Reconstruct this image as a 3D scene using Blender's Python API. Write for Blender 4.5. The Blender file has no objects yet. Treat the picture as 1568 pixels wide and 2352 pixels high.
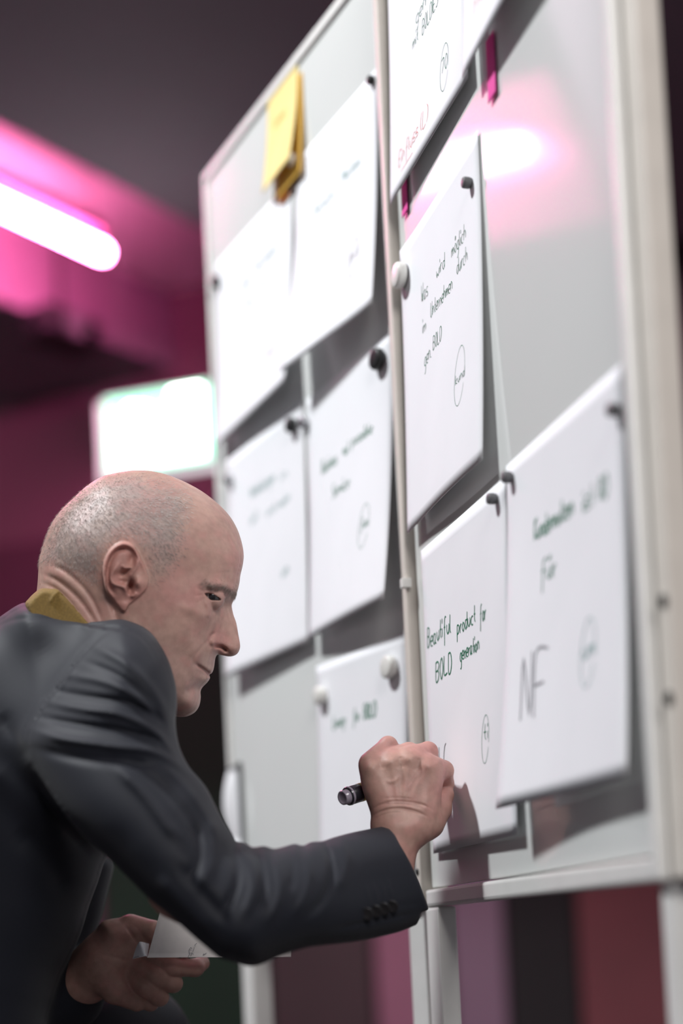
import bpy, bmesh, math, random
import numpy as np
from mathutils import Vector, Matrix

# ------------------------------------------------------------------ camera, world, lights, exposure
S = bpy.context.scene
COL = S.collection
FPX = 3267.0                      # focal length in pixels of the 1568 x 2352 frame
PITCH, ROLL = math.radians(2.84), math.radians(2.69)
PX, PY = 784.0, 1999.0            # principal point (shifted lens)
CAM = np.array([0.0, 0.0, 0.62])  # low camera, about elbow height of the kneeling man
_F = np.array([0, math.cos(PITCH), math.sin(PITCH)])
_U0 = np.array([0, -math.sin(PITCH), math.cos(PITCH)])
_R0 = np.array([1.0, 0, 0])
_R = _R0 * math.cos(ROLL) - _U0 * math.sin(ROLL)
_U = _U0 * math.cos(ROLL) + _R0 * math.sin(ROLL)


def at(x, y, z):
    """world point at depth z along the sight line of photo position (x, y); arrays allowed"""
    x, y, z = np.asarray(x, float), np.asarray(y, float), np.asarray(z, float)
    return CAM + z[..., None] * (_F + ((x - PX) / FPX)[..., None] * _R + ((PY - y) / FPX)[..., None] * _U)


cd = bpy.data.cameras.new('camera')
cam = bpy.data.objects.new('camera', cd)
COL.objects.link(cam)
S.camera = cam
cd.sensor_fit = 'VERTICAL'
cd.sensor_height = 36.0
cd.sensor_width = 24.0
cd.lens = FPX / 2352 * 36
cd.shift_y = (PY - 1176) / 2352
cd.clip_start = 0.05
m = Matrix.Identity(4)
for i in range(3):
    m[i][0], m[i][1], m[i][2], m[i][3] = _R[i], _U[i], -_F[i], CAM[i]
cam.matrix_world = m
cd.dof.use_dof = True
cd.dof.focus_distance = 1.36
cd.dof.aperture_fstop = 1.45
cd.dof.aperture_blades = 0

S.view_settings.view_transform = 'Standard'
S.view_settings.look = 'None'
S.view_settings.gamma = 1.0
S.view_settings.use_curve_mapping = False
S.view_settings.exposure = 0.0

W = bpy.data.worlds.new('world')
S.world = W
W.use_nodes = True
bg = W.node_tree.nodes['Background']
bg.inputs[0].default_value = (0.78, 0.78, 0.85, 1)
bg.inputs[1].default_value = 0.22


def area_light(name, loc, target, size, power, color, size_y=None):
    ld = bpy.data.lights.new(name, 'AREA')
    ld.energy = power
    ld.color = color
    ld.size = size
    if size_y:
        ld.shape = 'RECTANGLE'
        ld.size_y = size_y
    o = bpy.data.objects.new(name, ld)
    COL.objects.link(o)
    o.location = loc
    d = Vector(target) - Vector(loc)
    o.rotation_euler = d.to_track_quat('-Z', 'Y').to_euler()
    return o


# ceiling spot of the hall, high to the left of the boards: it lights the sheets and throws their shadows downwards
KEY = area_light('ceiling_spot', (-1.80, 1.29, 3.72), (0.12, 1.40, 0.95), 0.26, 148, (0.95, 0.98, 1.0))
# softer ceiling light behind the photographer: it lights the man and the near ends of the boards
FILL = area_light('hall_ceiling_light', (0.75, -1.45, 2.5), (-0.1, 1.4, 0.9), 1.1, 62, (1.0, 0.97, 0.95))

# ------------------------------------------------------------------ materials
MATS = {}


def mat(name, color, rough=0.6, spec=0.5, metal=0.0, noise=None, bump=None, emit=None, sss=None, attr=None,
        coat=0.0, sheen=0.0, trans=0.0):
    """principled material: noise=(scale, amount) colour variation, bump=(scale, strength, distance)"""
    if name in MATS:
        return MATS[name]
    ma = bpy.data.materials.new(name)
    ma.use_nodes = True
    nt = ma.node_tree
    b = nt.nodes['Principled BSDF']
    b.inputs['Base Color'].default_value = (*color, 1)
    b.inputs['Roughness'].default_value = rough
    b.inputs['Specular IOR Level'].default_value = spec
    b.inputs['Metallic'].default_value = metal
    b.inputs['Coat Weight'].default_value = coat
    b.inputs['Sheen Weight'].default_value = sheen
    b.inputs['Transmission Weight'].default_value = trans
    tc = nt.nodes.new('ShaderNodeTexCoord')
    src = None
    if attr:
        an = nt.nodes.new('ShaderNodeAttribute')
        an.attribute_name = attr
        src = an.outputs['Color']
    if noise:
        n = nt.nodes.new('ShaderNodeTexNoise')
        n.inputs['Scale'].default_value = noise[0]
        n.inputs['Detail'].default_value = 5
        nt.links.new(tc.outputs['Object'], n.inputs['Vector'])
        mr = nt.nodes.new('ShaderNodeMapRange')
        mr.inputs[1].default_value = 0.3
        mr.inputs[2].default_value = 0.7
        mr.inputs[3].default_value = 1 - noise[1]
        mr.inputs[4].default_value = 1 + noise[1]
        nt.links.new(n.outputs['Fac'], mr.inputs[0])
        mx = nt.nodes.new('ShaderNodeVectorMath')
        mx.operation = 'SCALE'
        if src:
            nt.links.new(src, mx.inputs[0])
        else:
            mx.inputs[0].default_value = color
        nt.links.new(mr.outputs[0], mx.inputs['Scale'])
        src = mx.outputs[0]
    if src:
        nt.links.new(src, b.inputs['Base Color'])
    if bump:
        n2 = nt.nodes.new('ShaderNodeTexNoise')
        n2.inputs['Scale'].default_value = bump[0]
        n2.inputs['Detail'].default_value = 4
        nt.links.new(tc.outputs['Object'], n2.inputs['Vector'])
        bp = nt.nodes.new('ShaderNodeBump')
        bp.inputs['Strength'].default_value = bump[1]
        bp.inputs['Distance'].default_value = bump[2]
        nt.links.new(n2.outputs['Fac'], bp.inputs['Height'])
        nt.links.new(bp.outputs[0], b.inputs['Normal'])
    if emit:
        b.inputs['Emission Color'].default_value = (*emit[0], 1)
        b.inputs['Emission Strength'].default_value = emit[1]
    if sss:
        b.inputs['Subsurface Weight'].default_value = sss[0]
        b.inputs['Subsurface Radius'].default_value = (1.0, 0.4, 0.22)
        b.inputs['Subsurface Scale'].default_value = sss[1]
    MATS[name] = ma
    return ma


M_BOARD = mat('whiteboard_enamel', (0.76, 0.775, 0.755), rough=0.10, spec=0.55, noise=(3, 0.015), coat=0.7)
M_FRAME = mat('white_lacquered_steel', (0.75, 0.745, 0.72), rough=0.35, noise=(40, 0.03), bump=(120, 0.05, 0.001))
M_BEIGE = mat('beige_post_side', (0.66, 0.61, 0.55), rough=0.5, noise=(30, 0.04))
M_GREYPL = mat('grey_plastic', (0.12, 0.12, 0.125), rough=0.5)
M_PAPER = mat('copy_paper', (0.84, 0.845, 0.87), rough=0.85, spec=0.2, noise=(18, 0.012), bump=(260, 0.06, 0.0005))
M_YELLOW = mat('yellow_paper', (0.80, 0.65, 0.28), rough=0.8, spec=0.2, noise=(25, 0.05))
M_OCHRE = mat('ochre_paper', (0.62, 0.36, 0.06), rough=0.8, spec=0.2, noise=(25, 0.05))
M_ORANGE = mat('orange_paper', (0.60, 0.20, 0.03), rough=0.8, spec=0.2, noise=(25, 0.05))
M_PINK = mat('pink_paper', (0.80, 0.10, 0.38), rough=0.8, spec=0.2, noise=(25, 0.04))
M_GREEN = mat('green_ink', (0.03, 0.20, 0.11), rough=0.6, noise=(300, 0.25))
M_TEAL = mat('pale_teal_ink', (0.25, 0.42, 0.40), rough=0.6, noise=(300, 0.2))
M_RED = mat('red_ink', (0.72, 0.22, 0.17), rough=0.6, noise=(300, 0.2))
M_BLACKINK = mat('black_ink', (0.012, 0.012, 0.014), rough=0.5, noise=(300, 0.2))
M_GREYINK = mat('grey_ink', (0.30, 0.30, 0.32), rough=0.5, noise=(300, 0.2))
M_BLACK = mat('black_plastic', (0.012, 0.013, 0.013), rough=0.4, noise=(60, 0.1))
M_WHITEPL = mat('white_plastic', (0.75, 0.74, 0.70), rough=0.35, noise=(60, 0.03))
M_STEEL = mat('steel', (0.5, 0.5, 0.52), rough=0.3, metal=1.0, noise=(60, 0.05))

# ------------------------------------------------------------------ object helpers


def tag(o, label=None, cat=None, group=None, kind=None):
    if label:
        o['label'] = label
    if cat:
        o['category'] = cat
    if group:
        o['group'] = group
    if kind:
        o['kind'] = kind
    return o


def empty(name, loc, label=None, cat=None, group=None):
    o = bpy.data.objects.new(name, None)
    COL.objects.link(o)
    o.location = loc
    o.empty_display_size = 0.05
    return tag(o, label, cat, group)


def link(name, verts, faces, material, parent=None, smooth=True, mats=None, fmat=None):
    """one mesh object from world-space vertices; origin is kept at the parent's origin"""
    me = bpy.data.meshes.new(name)
    v = np.asarray(verts, float)
    off = np.array(parent.matrix_world.translation if parent else v.mean(0))
    if parent:
        p = parent
        off = np.zeros(3)
        while p:
            off += np.array(p.location)
            p = p.parent
    me.from_pydata((v - off).tolist(), [], [tuple(int(i) for i in q) for q in faces])
    for mm in (mats or [material]):
        me.materials.append(mm)
    if fmat is not None:
        me.polygons.foreach_set('material_index', np.asarray(fmat, np.int32))
    me.polygons.foreach_set('use_smooth', np.full(len(me.polygons), smooth))
    me.update()
    o = bpy.data.objects.new(name, me)
    COL.objects.link(o)
    if parent:
        o.parent = parent
    else:
        o.location = off
    return o


def bm_link(name, bm, material, parent=None, smooth=False):
    bm.normal_update()
    bm.verts.ensure_lookup_table()
    bm.verts.index_update()
    v = [tuple(x.co) for x in bm.verts]
    fa = [[x.index for x in q.verts] for q in bm.faces]
    bm.free()
    return link(name, v, fa, material, parent, smooth)


def box_bm(bm, o, ax, ay, az, lo, hi, bevel=0.0):
    """box spanning lo..hi in the frame (o; ax, ay, az)"""
    o, ax, ay, az = map(np.asarray, (o, ax, ay, az))
    vs = []
    for i in (0, 1):
        for j in (0, 1):
            for k in (0, 1):
                c = o + ax * (lo, hi)[i][0] + ay * (lo, hi)[j][1] + az * (lo, hi)[k][2]
                vs.append(bm.verts.new(c))
    q = [(0, 1, 3, 2), (4, 6, 7, 5), (0, 4, 5, 1), (2, 3, 7, 6), (0, 2, 6, 4), (1, 5, 7, 3)]
    fs = [bm.faces.new([vs[i] for i in t]) for t in q]
    bmesh.ops.recalc_face_normals(bm, faces=fs)
    if bevel:
        es = list({e for fa in fs for e in fa.edges})
        bmesh.ops.bevel(bm, geom=es, offset=bevel, segments=2, affect='EDGES', profile=0.6)


def box(name, o, ax, ay, az, lo, hi, material, parent=None, bevel=0.0):
    bm = bmesh.new()
    box_bm(bm, o, ax, ay, az, lo, hi, bevel)
    return bm_link(name, bm, material, parent)


def lathe(name, o, axis, prof, material, parent=None, n=28, smooth=True):
    """revolve prof [(distance along axis, radius)] about axis from o"""
    o = np.asarray(o, float)
    a = np.asarray(axis, float)
    a = a / np.linalg.norm(a)
    t = np.cross(a, [0, 0, 1.0])
    if np.linalg.norm(t) < 1e-3:
        t = np.cross(a, [1.0, 0, 0])
    t /= np.linalg.norm(t)
    b = np.cross(a, t)
    V, Fc = [], []
    for (s, r) in prof:
        for k in range(n):
            g = 2 * math.pi * k / n
            V.append(o + a * s + (t * math.cos(g) + b * math.sin(g)) * max(r, 1e-5))
    for i in range(len(prof) - 1):
        for k in range(n):
            k2 = (k + 1) % n
            Fc.append((i * n + k, i * n + k2, (i + 1) * n + k2, (i + 1) * n + k))
    Fc.append(list(range(n))[::-1])
    Fc.append([(len(prof) - 1) * n + k for k in range(n)])
    return link(name, V, Fc, material, parent, smooth)


def tube(name, pts, rad, material, parent=None, n=10):
    pts = np.asarray(pts, float)
    V, Fc = [], []
    ref = np.array([0.13, 0.31, 0.94])
    for i, p in enumerate(pts):
        d = pts[min(i + 1, len(pts) - 1)] - pts[max(i - 1, 0)]
        d /= np.linalg.norm(d)
        t = np.cross(d, ref)
        t /= np.linalg.norm(t)
        b = np.cross(d, t)
        rr = rad[i] if hasattr(rad, '__len__') else rad
        for k in range(n):
            g = 2 * math.pi * k / n
            V.append(p + (t * math.cos(g) + b * math.sin(g)) * rr)
    for i in range(len(pts) - 1):
        for k in range(n):
            k2 = (k + 1) % n
            Fc.append((i * n + k, i * n + k2, (i + 1) * n + k2, (i + 1) * n + k))
    Fc.append(list(range(n))[::-1])
    Fc.append([(len(pts) - 1) * n + k for k in range(n)])
    return link(name, V, Fc, material, parent, True)


def spline(pts, n=8, closed=False):
    """Catmull-Rom through pts"""
    p = np.asarray(pts, float)
    out = []
    N = len(p)
    for i in range(N if closed else N - 1):
        if closed:
            a, b, c, d = p[i - 1], p[i], p[(i + 1) % N], p[(i + 2) % N]
        else:
            a, b, c, d = p[max(i - 1, 0)], p[i], p[i + 1], p[min(i + 2, N - 1)]
        for k in range(n):
            t = k / n
            out.append(0.5 * ((2 * b) + (c - a) * t + (2 * a - 5 * b + 4 * c - d) * t * t + (3 * b - a - 3 * c + d) * t ** 3))
    if not closed:
        out.append(p[-1])
    return np.array(out)
# ------------------------------------------------------------------ room shell
Z = np.array([0, 0, 1.0])
AX = np.array([math.sin(math.radians(38.3)), math.cos(math.radians(38.3)), 0])    # ceiling slabs and tubes run this way
BX = np.array([AX[1], -AX[0], 0])                                                 # across the slabs
WX = np.array([0.955, -0.297, 0])                                                 # the back wall runs this way
WN = np.array([-0.297, -0.955, 0])                                                # and faces this way
CEIL = 2.62
W0 = at(480, 655, 4.90)
W0 = np.array([W0[0], W0[1], 0])          # a point on the foot of the back wall
M_WALL = mat('mauve_wall_paint', (0.155, 0.075, 0.102), rough=0.8, noise=(2.2, 0.06), bump=(60, 0.1, 0.002))
M_CEIL = mat('grey_ceiling', (0.58, 0.53, 0.53), rough=0.85, noise=(1.5, 0.05))
M_BEAM = mat('dark_mauve_soffit', (0.30, 0.20, 0.265), rough=0.8, noise=(1.5, 0.08), bump=(30, 0.1, 0.002))
M_FLOOR = mat('dark_carpet', (0.035, 0.030, 0.033), rough=0.95, noise=(30, 0.2), bump=(200, 0.4, 0.004))
M_PAN = {
    'oxblood': mat('oxblood_panel', (0.150, 0.032, 0.040), rough=0.7, noise=(3, 0.12)),
    'brown': mat('dark_brown_panel', (0.050, 0.024, 0.028), rough=0.7, noise=(3, 0.12)),
    'black': mat('black_curtain', (0.014, 0.011, 0.012), rough=0.9, noise=(4, 0.15)),
    'green': mat('green_black_curtain', (0.005, 0.020, 0.009), rough=0.9, noise=(4, 0.15)),
    'wine': mat('wine_panel', (0.085, 0.028, 0.050), rough=0.7, noise=(3, 0.1)),
    'mauve': mat('mauve_panel', (0.20, 0.115, 0.165), rough=0.7, noise=(3, 0.08)),
    'rose': mat('rose_panel', (0.28, 0.105, 0.160), rough=0.7, noise=(3, 0.08)),
}
tag(box('floor', (0, 0, 0), (1, 0, 0), (0, 1, 0), Z, (-7, -3.5, -0.1), (6, 9, 0), M_FLOOR), kind='structure')
wall = tag(box('wall_back', W0, WX, WN, Z, (-6.0, -0.12, 0.0), (6.2, 0.0, CEIL + 0.28), M_WALL), kind='structure')


def wall_u(x, y=1500):
    """coordinate along the back wall of a sight line"""
    d = at(x, y, 1.0) - CAM
    t = (WN @ (W0 - CAM)) / (WN @ d)
    return float((CAM + t * d - W0) @ WX)


def panel(x0, x1, kind, z1=2.09, y=1500, proud=0.04):
    """floor standing wall covering between two sight lines"""
    u0, u1 = wall_u(x0, y) if x0 > -900 else -5.9, wall_u(x1, y) if x1 < 3000 else 6.1
    box('wall_panel', W0, WX, WN, Z, (u0, 0.0, 0.0), (u1 - 0.012, proud, z1), M_PAN[kind], wall, bevel=0.008)


panel(-950, -120, 'wine')
panel(-120, 225, 'wine', proud=0.03)
panel(225, 610, 'green')
panel(612, 870, 'brown', y=2250)
panel(872, 1045, 'rose', y=2250)
panel(1045, 1172, 'mauve', y=2200)
panel(1172, 1335, 'black', y=2200)
panel(1335, 1700, 'oxblood', y=2200)
panel(1700, 3100, 'brown', y=2200)

# dropped ceiling slabs with a lit recess between them
SO = at(0, 287, 3.42)
SO = np.array([SO[0], SO[1], 0])


def slab(u0, u1, v0, v1, z0=CEIL, z1=CEIL + 0.27, name='ceiling_slab'):
    return tag(box(name, SO, BX, AX, Z, (u0, v0, z0), (u1, v1, z1), M_BEAM), kind='structure')


slab(0.0, 4.2, -0.75, 1.70)         # broad soffit above the boards
slab(-1.9, -0.745, -0.75, 1.55)       # next slab beyond the lit recess

# the low gallery ceiling ends in a fascia; the hall in front of it is higher
tag(box('ceiling', SO, BX, AX, Z, (-6.0, -0.75, CEIL + 0.28), (6.0, 3.2, CEIL + 0.36), M_CEIL), kind='structure')
tag(box('trim_fascia', SO, BX, AX, Z, (-6.0, -0.80, CEIL), (6.0, -0.752, 4.30), M_BEAM), kind='structure')
tag(box('ceiling', (0, 0, 0), (1, 0, 0), (0, 1, 0), Z, (-6, -3.5, 4.31), (5, 5.0, 4.40), M_BEAM), kind='structure')

# pink neon tubes
M_TUBE = mat('pink_neon_glow', (1, 0.6, 0.8), emit=((1.0, 0.20, 0.50), 78))
M_CAP = mat('tube_cap', (0.35, 0.10, 0.22), rough=0.4)


def tube_lamp(p_end, length, label):
    """fluorescent tube along AX that ends at p_end, with a cap and a hanger at each end"""
    p_end = np.asarray(p_end, float)
    e = empty('tube_lamp', p_end - AX * length, label, 'lamp', 'pink tube lamps under the ceiling')
    lathe('glass_tube', p_end - AX * length, AX, [(0, 0.0), (0.001, 0.019), (0.02, 0.0245), (length - 0.02, 0.0245), (length - 0.001, 0.019), (length, 0.0)], M_TUBE, e, 16)
    box('batten', p_end, AX, BX, Z, (-length + 0.02, -0.018, 0.050), (-0.02, 0.018, 0.085), M_CAP, e, bevel=0.004)
    for s in (0.05, length - 0.05):
        lathe('socket', p_end - AX * s + Z * 0.022, Z, [(0, 0.009), (0.030, 0.009)], M_CAP, e, 8)
        lathe('hanger', p_end - AX * s + Z * 0.085, Z, [(0, 0.002), (CEIL + 0.28 - p_end[2] - 0.085, 0.002)], M_CAP, e, 6)
    return e


TL = np.array([-0.604, 4.070, 2.66])
tube_lamp(TL, 1.28, 'glowing pink tube lamp in the ceiling recess above the exit sign')

# emergency exit sign hanging in front of the wall
SGN = at(362, 985, 4.05)
M_SHELL = mat('sign_housing', (0.75, 0.75, 0.75), rough=0.4)
M_SGREEN = mat('sign_green_glow', (0.1, 0.6, 0.35), emit=((0.38, 1.0, 0.68), 2.2))
M_SWHITE = mat('sign_white_glow', (1, 1, 1), emit=((0.93, 1.0, 0.96), 18.0))
SXA, SNA = WX, WN
M_SHALO = mat('sign_halo_glow', (0.8, 0.8, 0.8), rough=0.5, emit=((0.95, 0.93, 0.97), 1.0))
sg = empty('exit_sign', SGN, 'lit white and green emergency exit sign hanging before the mauve wall', 'exit sign')
hw, hh = 0.160, 0.108
box('housing', SGN, SXA, SNA, Z, (-hw - 0.006, -0.04, -hh - 0.006), (hw + 0.006, 0.0, hh + 0.006), M_SHELL, sg, bevel=0.004)
box('halo_plate', SGN, SXA, SNA, Z, (-hw - 0.030, -0.030, -hh - 0.022), (hw + 0.022, -0.012, hh - 0.002), M_SHALO, sg, bevel=0.004)  # glowing plate added behind the face to make the sign's halo
box('face', SGN, SXA, SNA, Z, (-hw, 0.0005, -hh), (hw, 0.003, hh), M_SGREEN, sg)
for s in (-0.11, 0.11):
    lathe('hanger', SGN + SXA * s - SNA * 0.02 + Z * (hh + 0.005), Z, [(0, 0.0015), (CEIL + 0.28 - SGN[2] - hh - 0.006, 0.0015)], M_GREYPL, sg, 6)


def sign_poly(name, pts, th=0.0015):
    """flat white pictogram piece, pts in sign half-units"""
    n = len(pts)
    V = [SGN + SXA * (x * hw) + Z * (y * hh) + SNA * 0.0035 for x, y in pts] + [SGN + SXA * (x * hw) + Z * (y * hh) + SNA * (0.0035 + th) for x, y in pts]
    Fc = [list(range(n))[::-1], [n + i for i in range(n)]] + [(i, (i + 1) % n, n + (i + 1) % n, n + i) for i in range(n)]
    link(name, V, Fc, M_SWHITE, sg, False)


sign_poly('door_pictogram', [(0.02, -0.86), (0.86, -0.86), (0.86, 0.92), (0.30, 0.92), (0.30, 0.55), (0.12, 0.50), (0.10, 0.1), (0.02, 0.1)])
sign_poly('arrow_pictogram', [(-0.88, 0.1), (-0.52, 0.72), (-0.16, 0.62), (-0.30, 0.42), (-0.08, 0.36), (-0.08, -0.80), (-0.86, -0.86), (-0.9, -0.2)])
# dark loudspeaker under the ceiling on the left
SPK = at(140, 762, 4.45)
sp = empty('loudspeaker', SPK, 'dark loudspeaker hung below the ceiling left of the exit sign', 'loudspeaker')
box('cabinet', SPK, AX, BX, Z, (-0.11, -0.07, -0.045), (0.11, 0.07, 0.045), M_BLACK, sp, bevel=0.012)
lathe('driver', SPK + BX * 0.068, BX, [(0, 0.04), (0.008, 0.04), (0.008, 0.034), (0.002, 0.015), (0.006, 0.0)], M_GREYPL, sp, 20)
lathe('bracket', SPK + Z * 0.04, Z, [(0, 0.006), (CEIL + 0.28 - SPK[2] - 0.04, 0.006)], M_BLACK, sp, 10)
# ------------------------------------------------------------------ whiteboards


class Board:
    """upright board: a = along from the far edge to the near edge, v = height, h = off the face"""

    def __init__(s, p0, z0, p1, z1):
        a, b = at(*p0, z0), at(*p1, z1)
        s.o = np.array([a[0], a[1], 0.0])
        d = b - a
        d[2] = 0
        s.len = float(np.linalg.norm(d))
        s.a = d / s.len
        s.n = np.array([-s.a[1], s.a[0], 0])
        if s.n @ (np.array([-3, 1.0, 0]) - s.o) < 0:
            s.n = -s.n

    def p(s, a, v, h=0.0):
        a, v, h = np.broadcast_arrays(np.asarray(a, float), np.asarray(v, float), np.asarray(h, float))
        return s.o + a[..., None] * s.a + v[..., None] * Z + h[..., None] * s.n


BL = Board((507, 1133), 2.0, (920, 1130), 1.56)
BR = Board((945, 1130), 1.49, (1460, 1000), 1.005)
VB, VT = 0.668, 1.705


def whiteboard(B, label, top, legs, wide):
    e = empty('whiteboard', B.p(B.len / 2, 0, -0.012), label, 'whiteboard', 'mobile whiteboards')
    L = B.len
    box('panel', B.o, B.a, B.n, Z, (0.002, -0.014, VB + 0.002), (L - 0.002, 0.0, top), M_BOARD, e, bevel=0.0015)
    r = 0.0135
    box('top_rail', B.o, B.a, B.n, Z, (0.0, -0.02, top), (L, 0.004, top + 0.014), M_FRAME, e, bevel=0.003)
    box('bottom_rail', B.o, B.a, B.n, Z, (0.0, -0.02, VB - 0.017), (L, 0.007, VB), M_FRAME, e, bevel=0.003)
    for (x0, x1, dep, mt) in wide:
        box('side_rail', B.o, B.a, B.n, Z, (x0, -0.02, VB - 0.017), (x1, dep, top + 0.014), mt, e, bevel=0.003)
    for (x0, x1, y0, y1, mt) in legs:
        lg = box('leg', B.o, B.a, B.n, Z, (x0, y0, 0.075), (x1, y1, VB - 0.018), mt, e, bevel=0.003)
        xm, ym = (x0 + x1) / 2, (y0 + y1) / 2
        box('foot', B.o, B.a, B.n, Z, (xm - 0.018, ym - 0.22, 0.045), (xm + 0.018, ym + 0.22, 0.075), mt, e, bevel=0.006)
        for s in (-0.2, 0.2):
            lathe('castor', B.p(xm - 0.012, 0.0225, ym + s), B.a, [(0, 0.012), (0.002, 0.0225), (0.022, 0.0225), (0.024, 0.012)], M_BLACK, e, 16)
    return e


wl = whiteboard(BL, 'far white board behind the man, with the yellow sheet at its top', VT,
                [(0.0, 0.034, -0.03, 0.0, M_FRAME), (BL.len - 0.03, BL.len + 0.004, -0.03, 0.0, M_FRAME)],
                [(-0.010, 0.0, 0.004, M_FRAME), (BL.len, BL.len + 0.012, 0.006, M_FRAME)])
wr = whiteboard(BR, 'near white board the man writes on, with the pink glare', VT,
                [(-0.006, 0.034, -0.014, 0.006, M_FRAME), (BR.len - 0.004, BR.len + 0.016, -0.03, 0.0, M_FRAME)],
                [(-0.020, -0.0045, 0.010, M_BEIGE), (BR.len, BR.len + 0.012, 0.008, M_FRAME), (BR.len + 0.014, BR.len + 0.034, 0.0, M_BEIGE)])
for (v, a) in ((0.722, BR.len + 0.026), (0.655, BR.len + 0.026)):
    lathe('screw', BR.p(a, v + 0.12, 0.0), BR.n, [(0, 0.005), (0.0015, 0.005), (0.002, 0.003)], M_BLACK, wr, 12)
lathe('screw', BR.p(-0.012, 0.688, 0.0095), BR.n, [(0, 0.0035), (0.0015, 0.0035), (0.002, 0.002)], M_BLACK, wr, 12)
box('hinge', BR.o, BR.a, BR.n, Z, (-0.006, 0.006, 0.984), (0.003, 0.016, 0.994), M_WHITEPL, wr, bevel=0.001)

# ------------------------------------------------------------------ sheets of paper
FONT = {
    'a': '34 14 03 12 22 33;34 32 42', 'b': '06 02 22 33 24 03', 'c': '34 14 03 12 32', 'd': '34 14 03 12 22 33;36 32',
    'e': '03 33 34 14 03 12 32', 'f': '46 36 25 20;14 34', 'g': '34 14 03 12 32;34 31 20 10', 'h': '06 02;03 14 24 33 32',
    'i': '04 02;05 06', 'k': '06 02;34 03 32', 'l': '06 03 12', 'm': '04 02;03 14 23 22;23 34 43 42', 'n': '04 02;03 14 24 33 32',
    'o': '14 03 12 22 33 24 14', 'p': '04 00;04 24 33 22 02', 'r': '04 02;03 14 24', 's': '34 14 03 23 32 02', 't': '16 13 22;04 24',
    'u': '04 03 12 22 33;34 32', 'v': '04 12 24', 'w': '04 12 23 32 44', 'x': '04 32;02 34', 'y': '04 12;34 12 00', 'z': '04 34 02 32',
    'ö': '14 03 12 22 33 24 14;15 16;25 26', 'ü': '04 03 12 22 33;34 32;15 16;25 26', 'ä': '34 14 03 12 22 33;34 32;15 16;25 26',
    'B': '06 02 22 33 24 04;06 26 35 24', 'D': '06 02 22 34 26 06', 'E': '36 06 02 32;04 24', 'F': '46 06 02;04 34', 'I': '06 02',
    'L': '06 02 32', 'M': '02 06 24 46 42', 'N': '02 06 32 36', 'O': '16 04 12 22 34 26 16', 'S': '36 16 05 14 24 33 22 02',
    'U': '06 03 12 22 33 36', 'W': '06 12 24 32 46', 'K': '06 02;36 04 32', 'R': '02 06;06 26 35 24 04 32', 'V': '06 12 26', 'P': '02 06;06 26 35 24 04',
    '0': '16 04 12 22 34 26 16', '7': '06 36 12', '8': '14 05 16 25 14 03 12 23 14', '(': '16 05 03 12', ')': '06 15 13 02', '.': '02 12', '+': '04 34;15 13',
    '_': '02 42',
}


class Sheet:
    """sheet pinned at the top: board frame, top-left corner (a0, v0), size, tilt, lift of the lower corners and of the edge middle"""

    def __init__(s, B, a0, v0, w, ht, tilt=0.0, hl=0.01, hr=0.01, htop=0.0015, power=1.7, wave=0.0, curl_l=0.0, curl_r=0.0):
        s.B, s.a0, s.v0, s.w, s.ht, s.tilt = B, a0, v0, w, ht, tilt
        s.hl, s.hr, s.htop, s.power, s.wave, s.curl_l, s.curl_r = hl, hr, htop, power, wave, curl_l, curl_r

    def pt(s, x, y, off=0.0):
        """x, y in 0..1 from the top left corner"""
        x, y = np.asarray(x, float), np.asarray(y, float)
        h = s.htop + (s.hl * (1 - x) + s.hr * x) * np.clip(y, 0, 1) ** s.power
        h = h + s.wave * np.sin(math.pi * x) * np.clip(y, 0, 1)
        h = h + s.curl_l * np.clip(1 - x * 4, 0, 1) ** 2 + s.curl_r * np.clip(x * 4 - 3, 0, 1) ** 2
        a = s.a0 + s.w * x * math.cos(s.tilt) + s.ht * y * math.sin(s.tilt)
        v = s.v0 + s.w * x * math.sin(s.tilt) - s.ht * y * math.cos(s.tilt)
        return s.B.p(a, v, h + off)

    def grid(s, nx=18, ny=26, th=0.0004):
        X, Y = np.meshgrid(np.linspace(0, 1, nx), np.linspace(0, 1, ny))
        V = np.concatenate([s.pt(X, Y, th).reshape(-1, 3), s.pt(X, Y, 0).reshape(-1, 3)])
        n = nx * ny
        Fc = []
        for j in range(ny - 1):
            for i in range(nx - 1):
                q = (j * nx + i, j * nx + i + 1, (j + 1) * nx + i + 1, (j + 1) * nx + i)
                Fc += [q[::-1], tuple(k + n for k in q)]
        bd = [i for i in range(nx)] + [j * nx + nx - 1 for j in range(1, ny)] + [(ny - 1) * nx + i for i in range(nx - 2, -1, -1)] + [j * nx for j in range(ny - 2, 0, -1)]
        for k in range(len(bd)):
            a, b = bd[k], bd[(k + 1) % len(bd)]
            Fc.append((a, b, b + n, a + n))
        return V, Fc


def write_strokes(sh, strokes, width):
    """ribbons of ink on the sheet; strokes in sheet metres (x right, y down)"""
    V, Fc = [], []
    for st in strokes:
        p = np.asarray(st, float)
        if len(p) > 2:
            p = spline(p, 4)
        elif len(p) == 2:
            p = np.array([p[0], (p[0] + p[1]) / 2, p[1]])
        d = np.gradient(p, axis=0)
        nrm = np.stack([-d[:, 1], d[:, 0]], 1)
        nrm /= np.maximum(np.linalg.norm(nrm, axis=1), 1e-9)[:, None]
        wv = width * 0.5 * (0.75 + 0.25 * np.sin(np.linspace(0.4, 2.7, len(p))))[:, None]
        k = len(V)
        for s_ in (-1, 1):
            q = p + nrm * wv * s_
            V += list(sh.pt(q[:, 0] / sh.w, q[:, 1] / sh.ht, 0.0007))
        n = len(p)
        Fc += [(k + i, k + i + 1, k + n + i + 1, k + n + i) for i in range(n - 1)]
    return V, Fc


RNG = random.Random(7)


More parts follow.
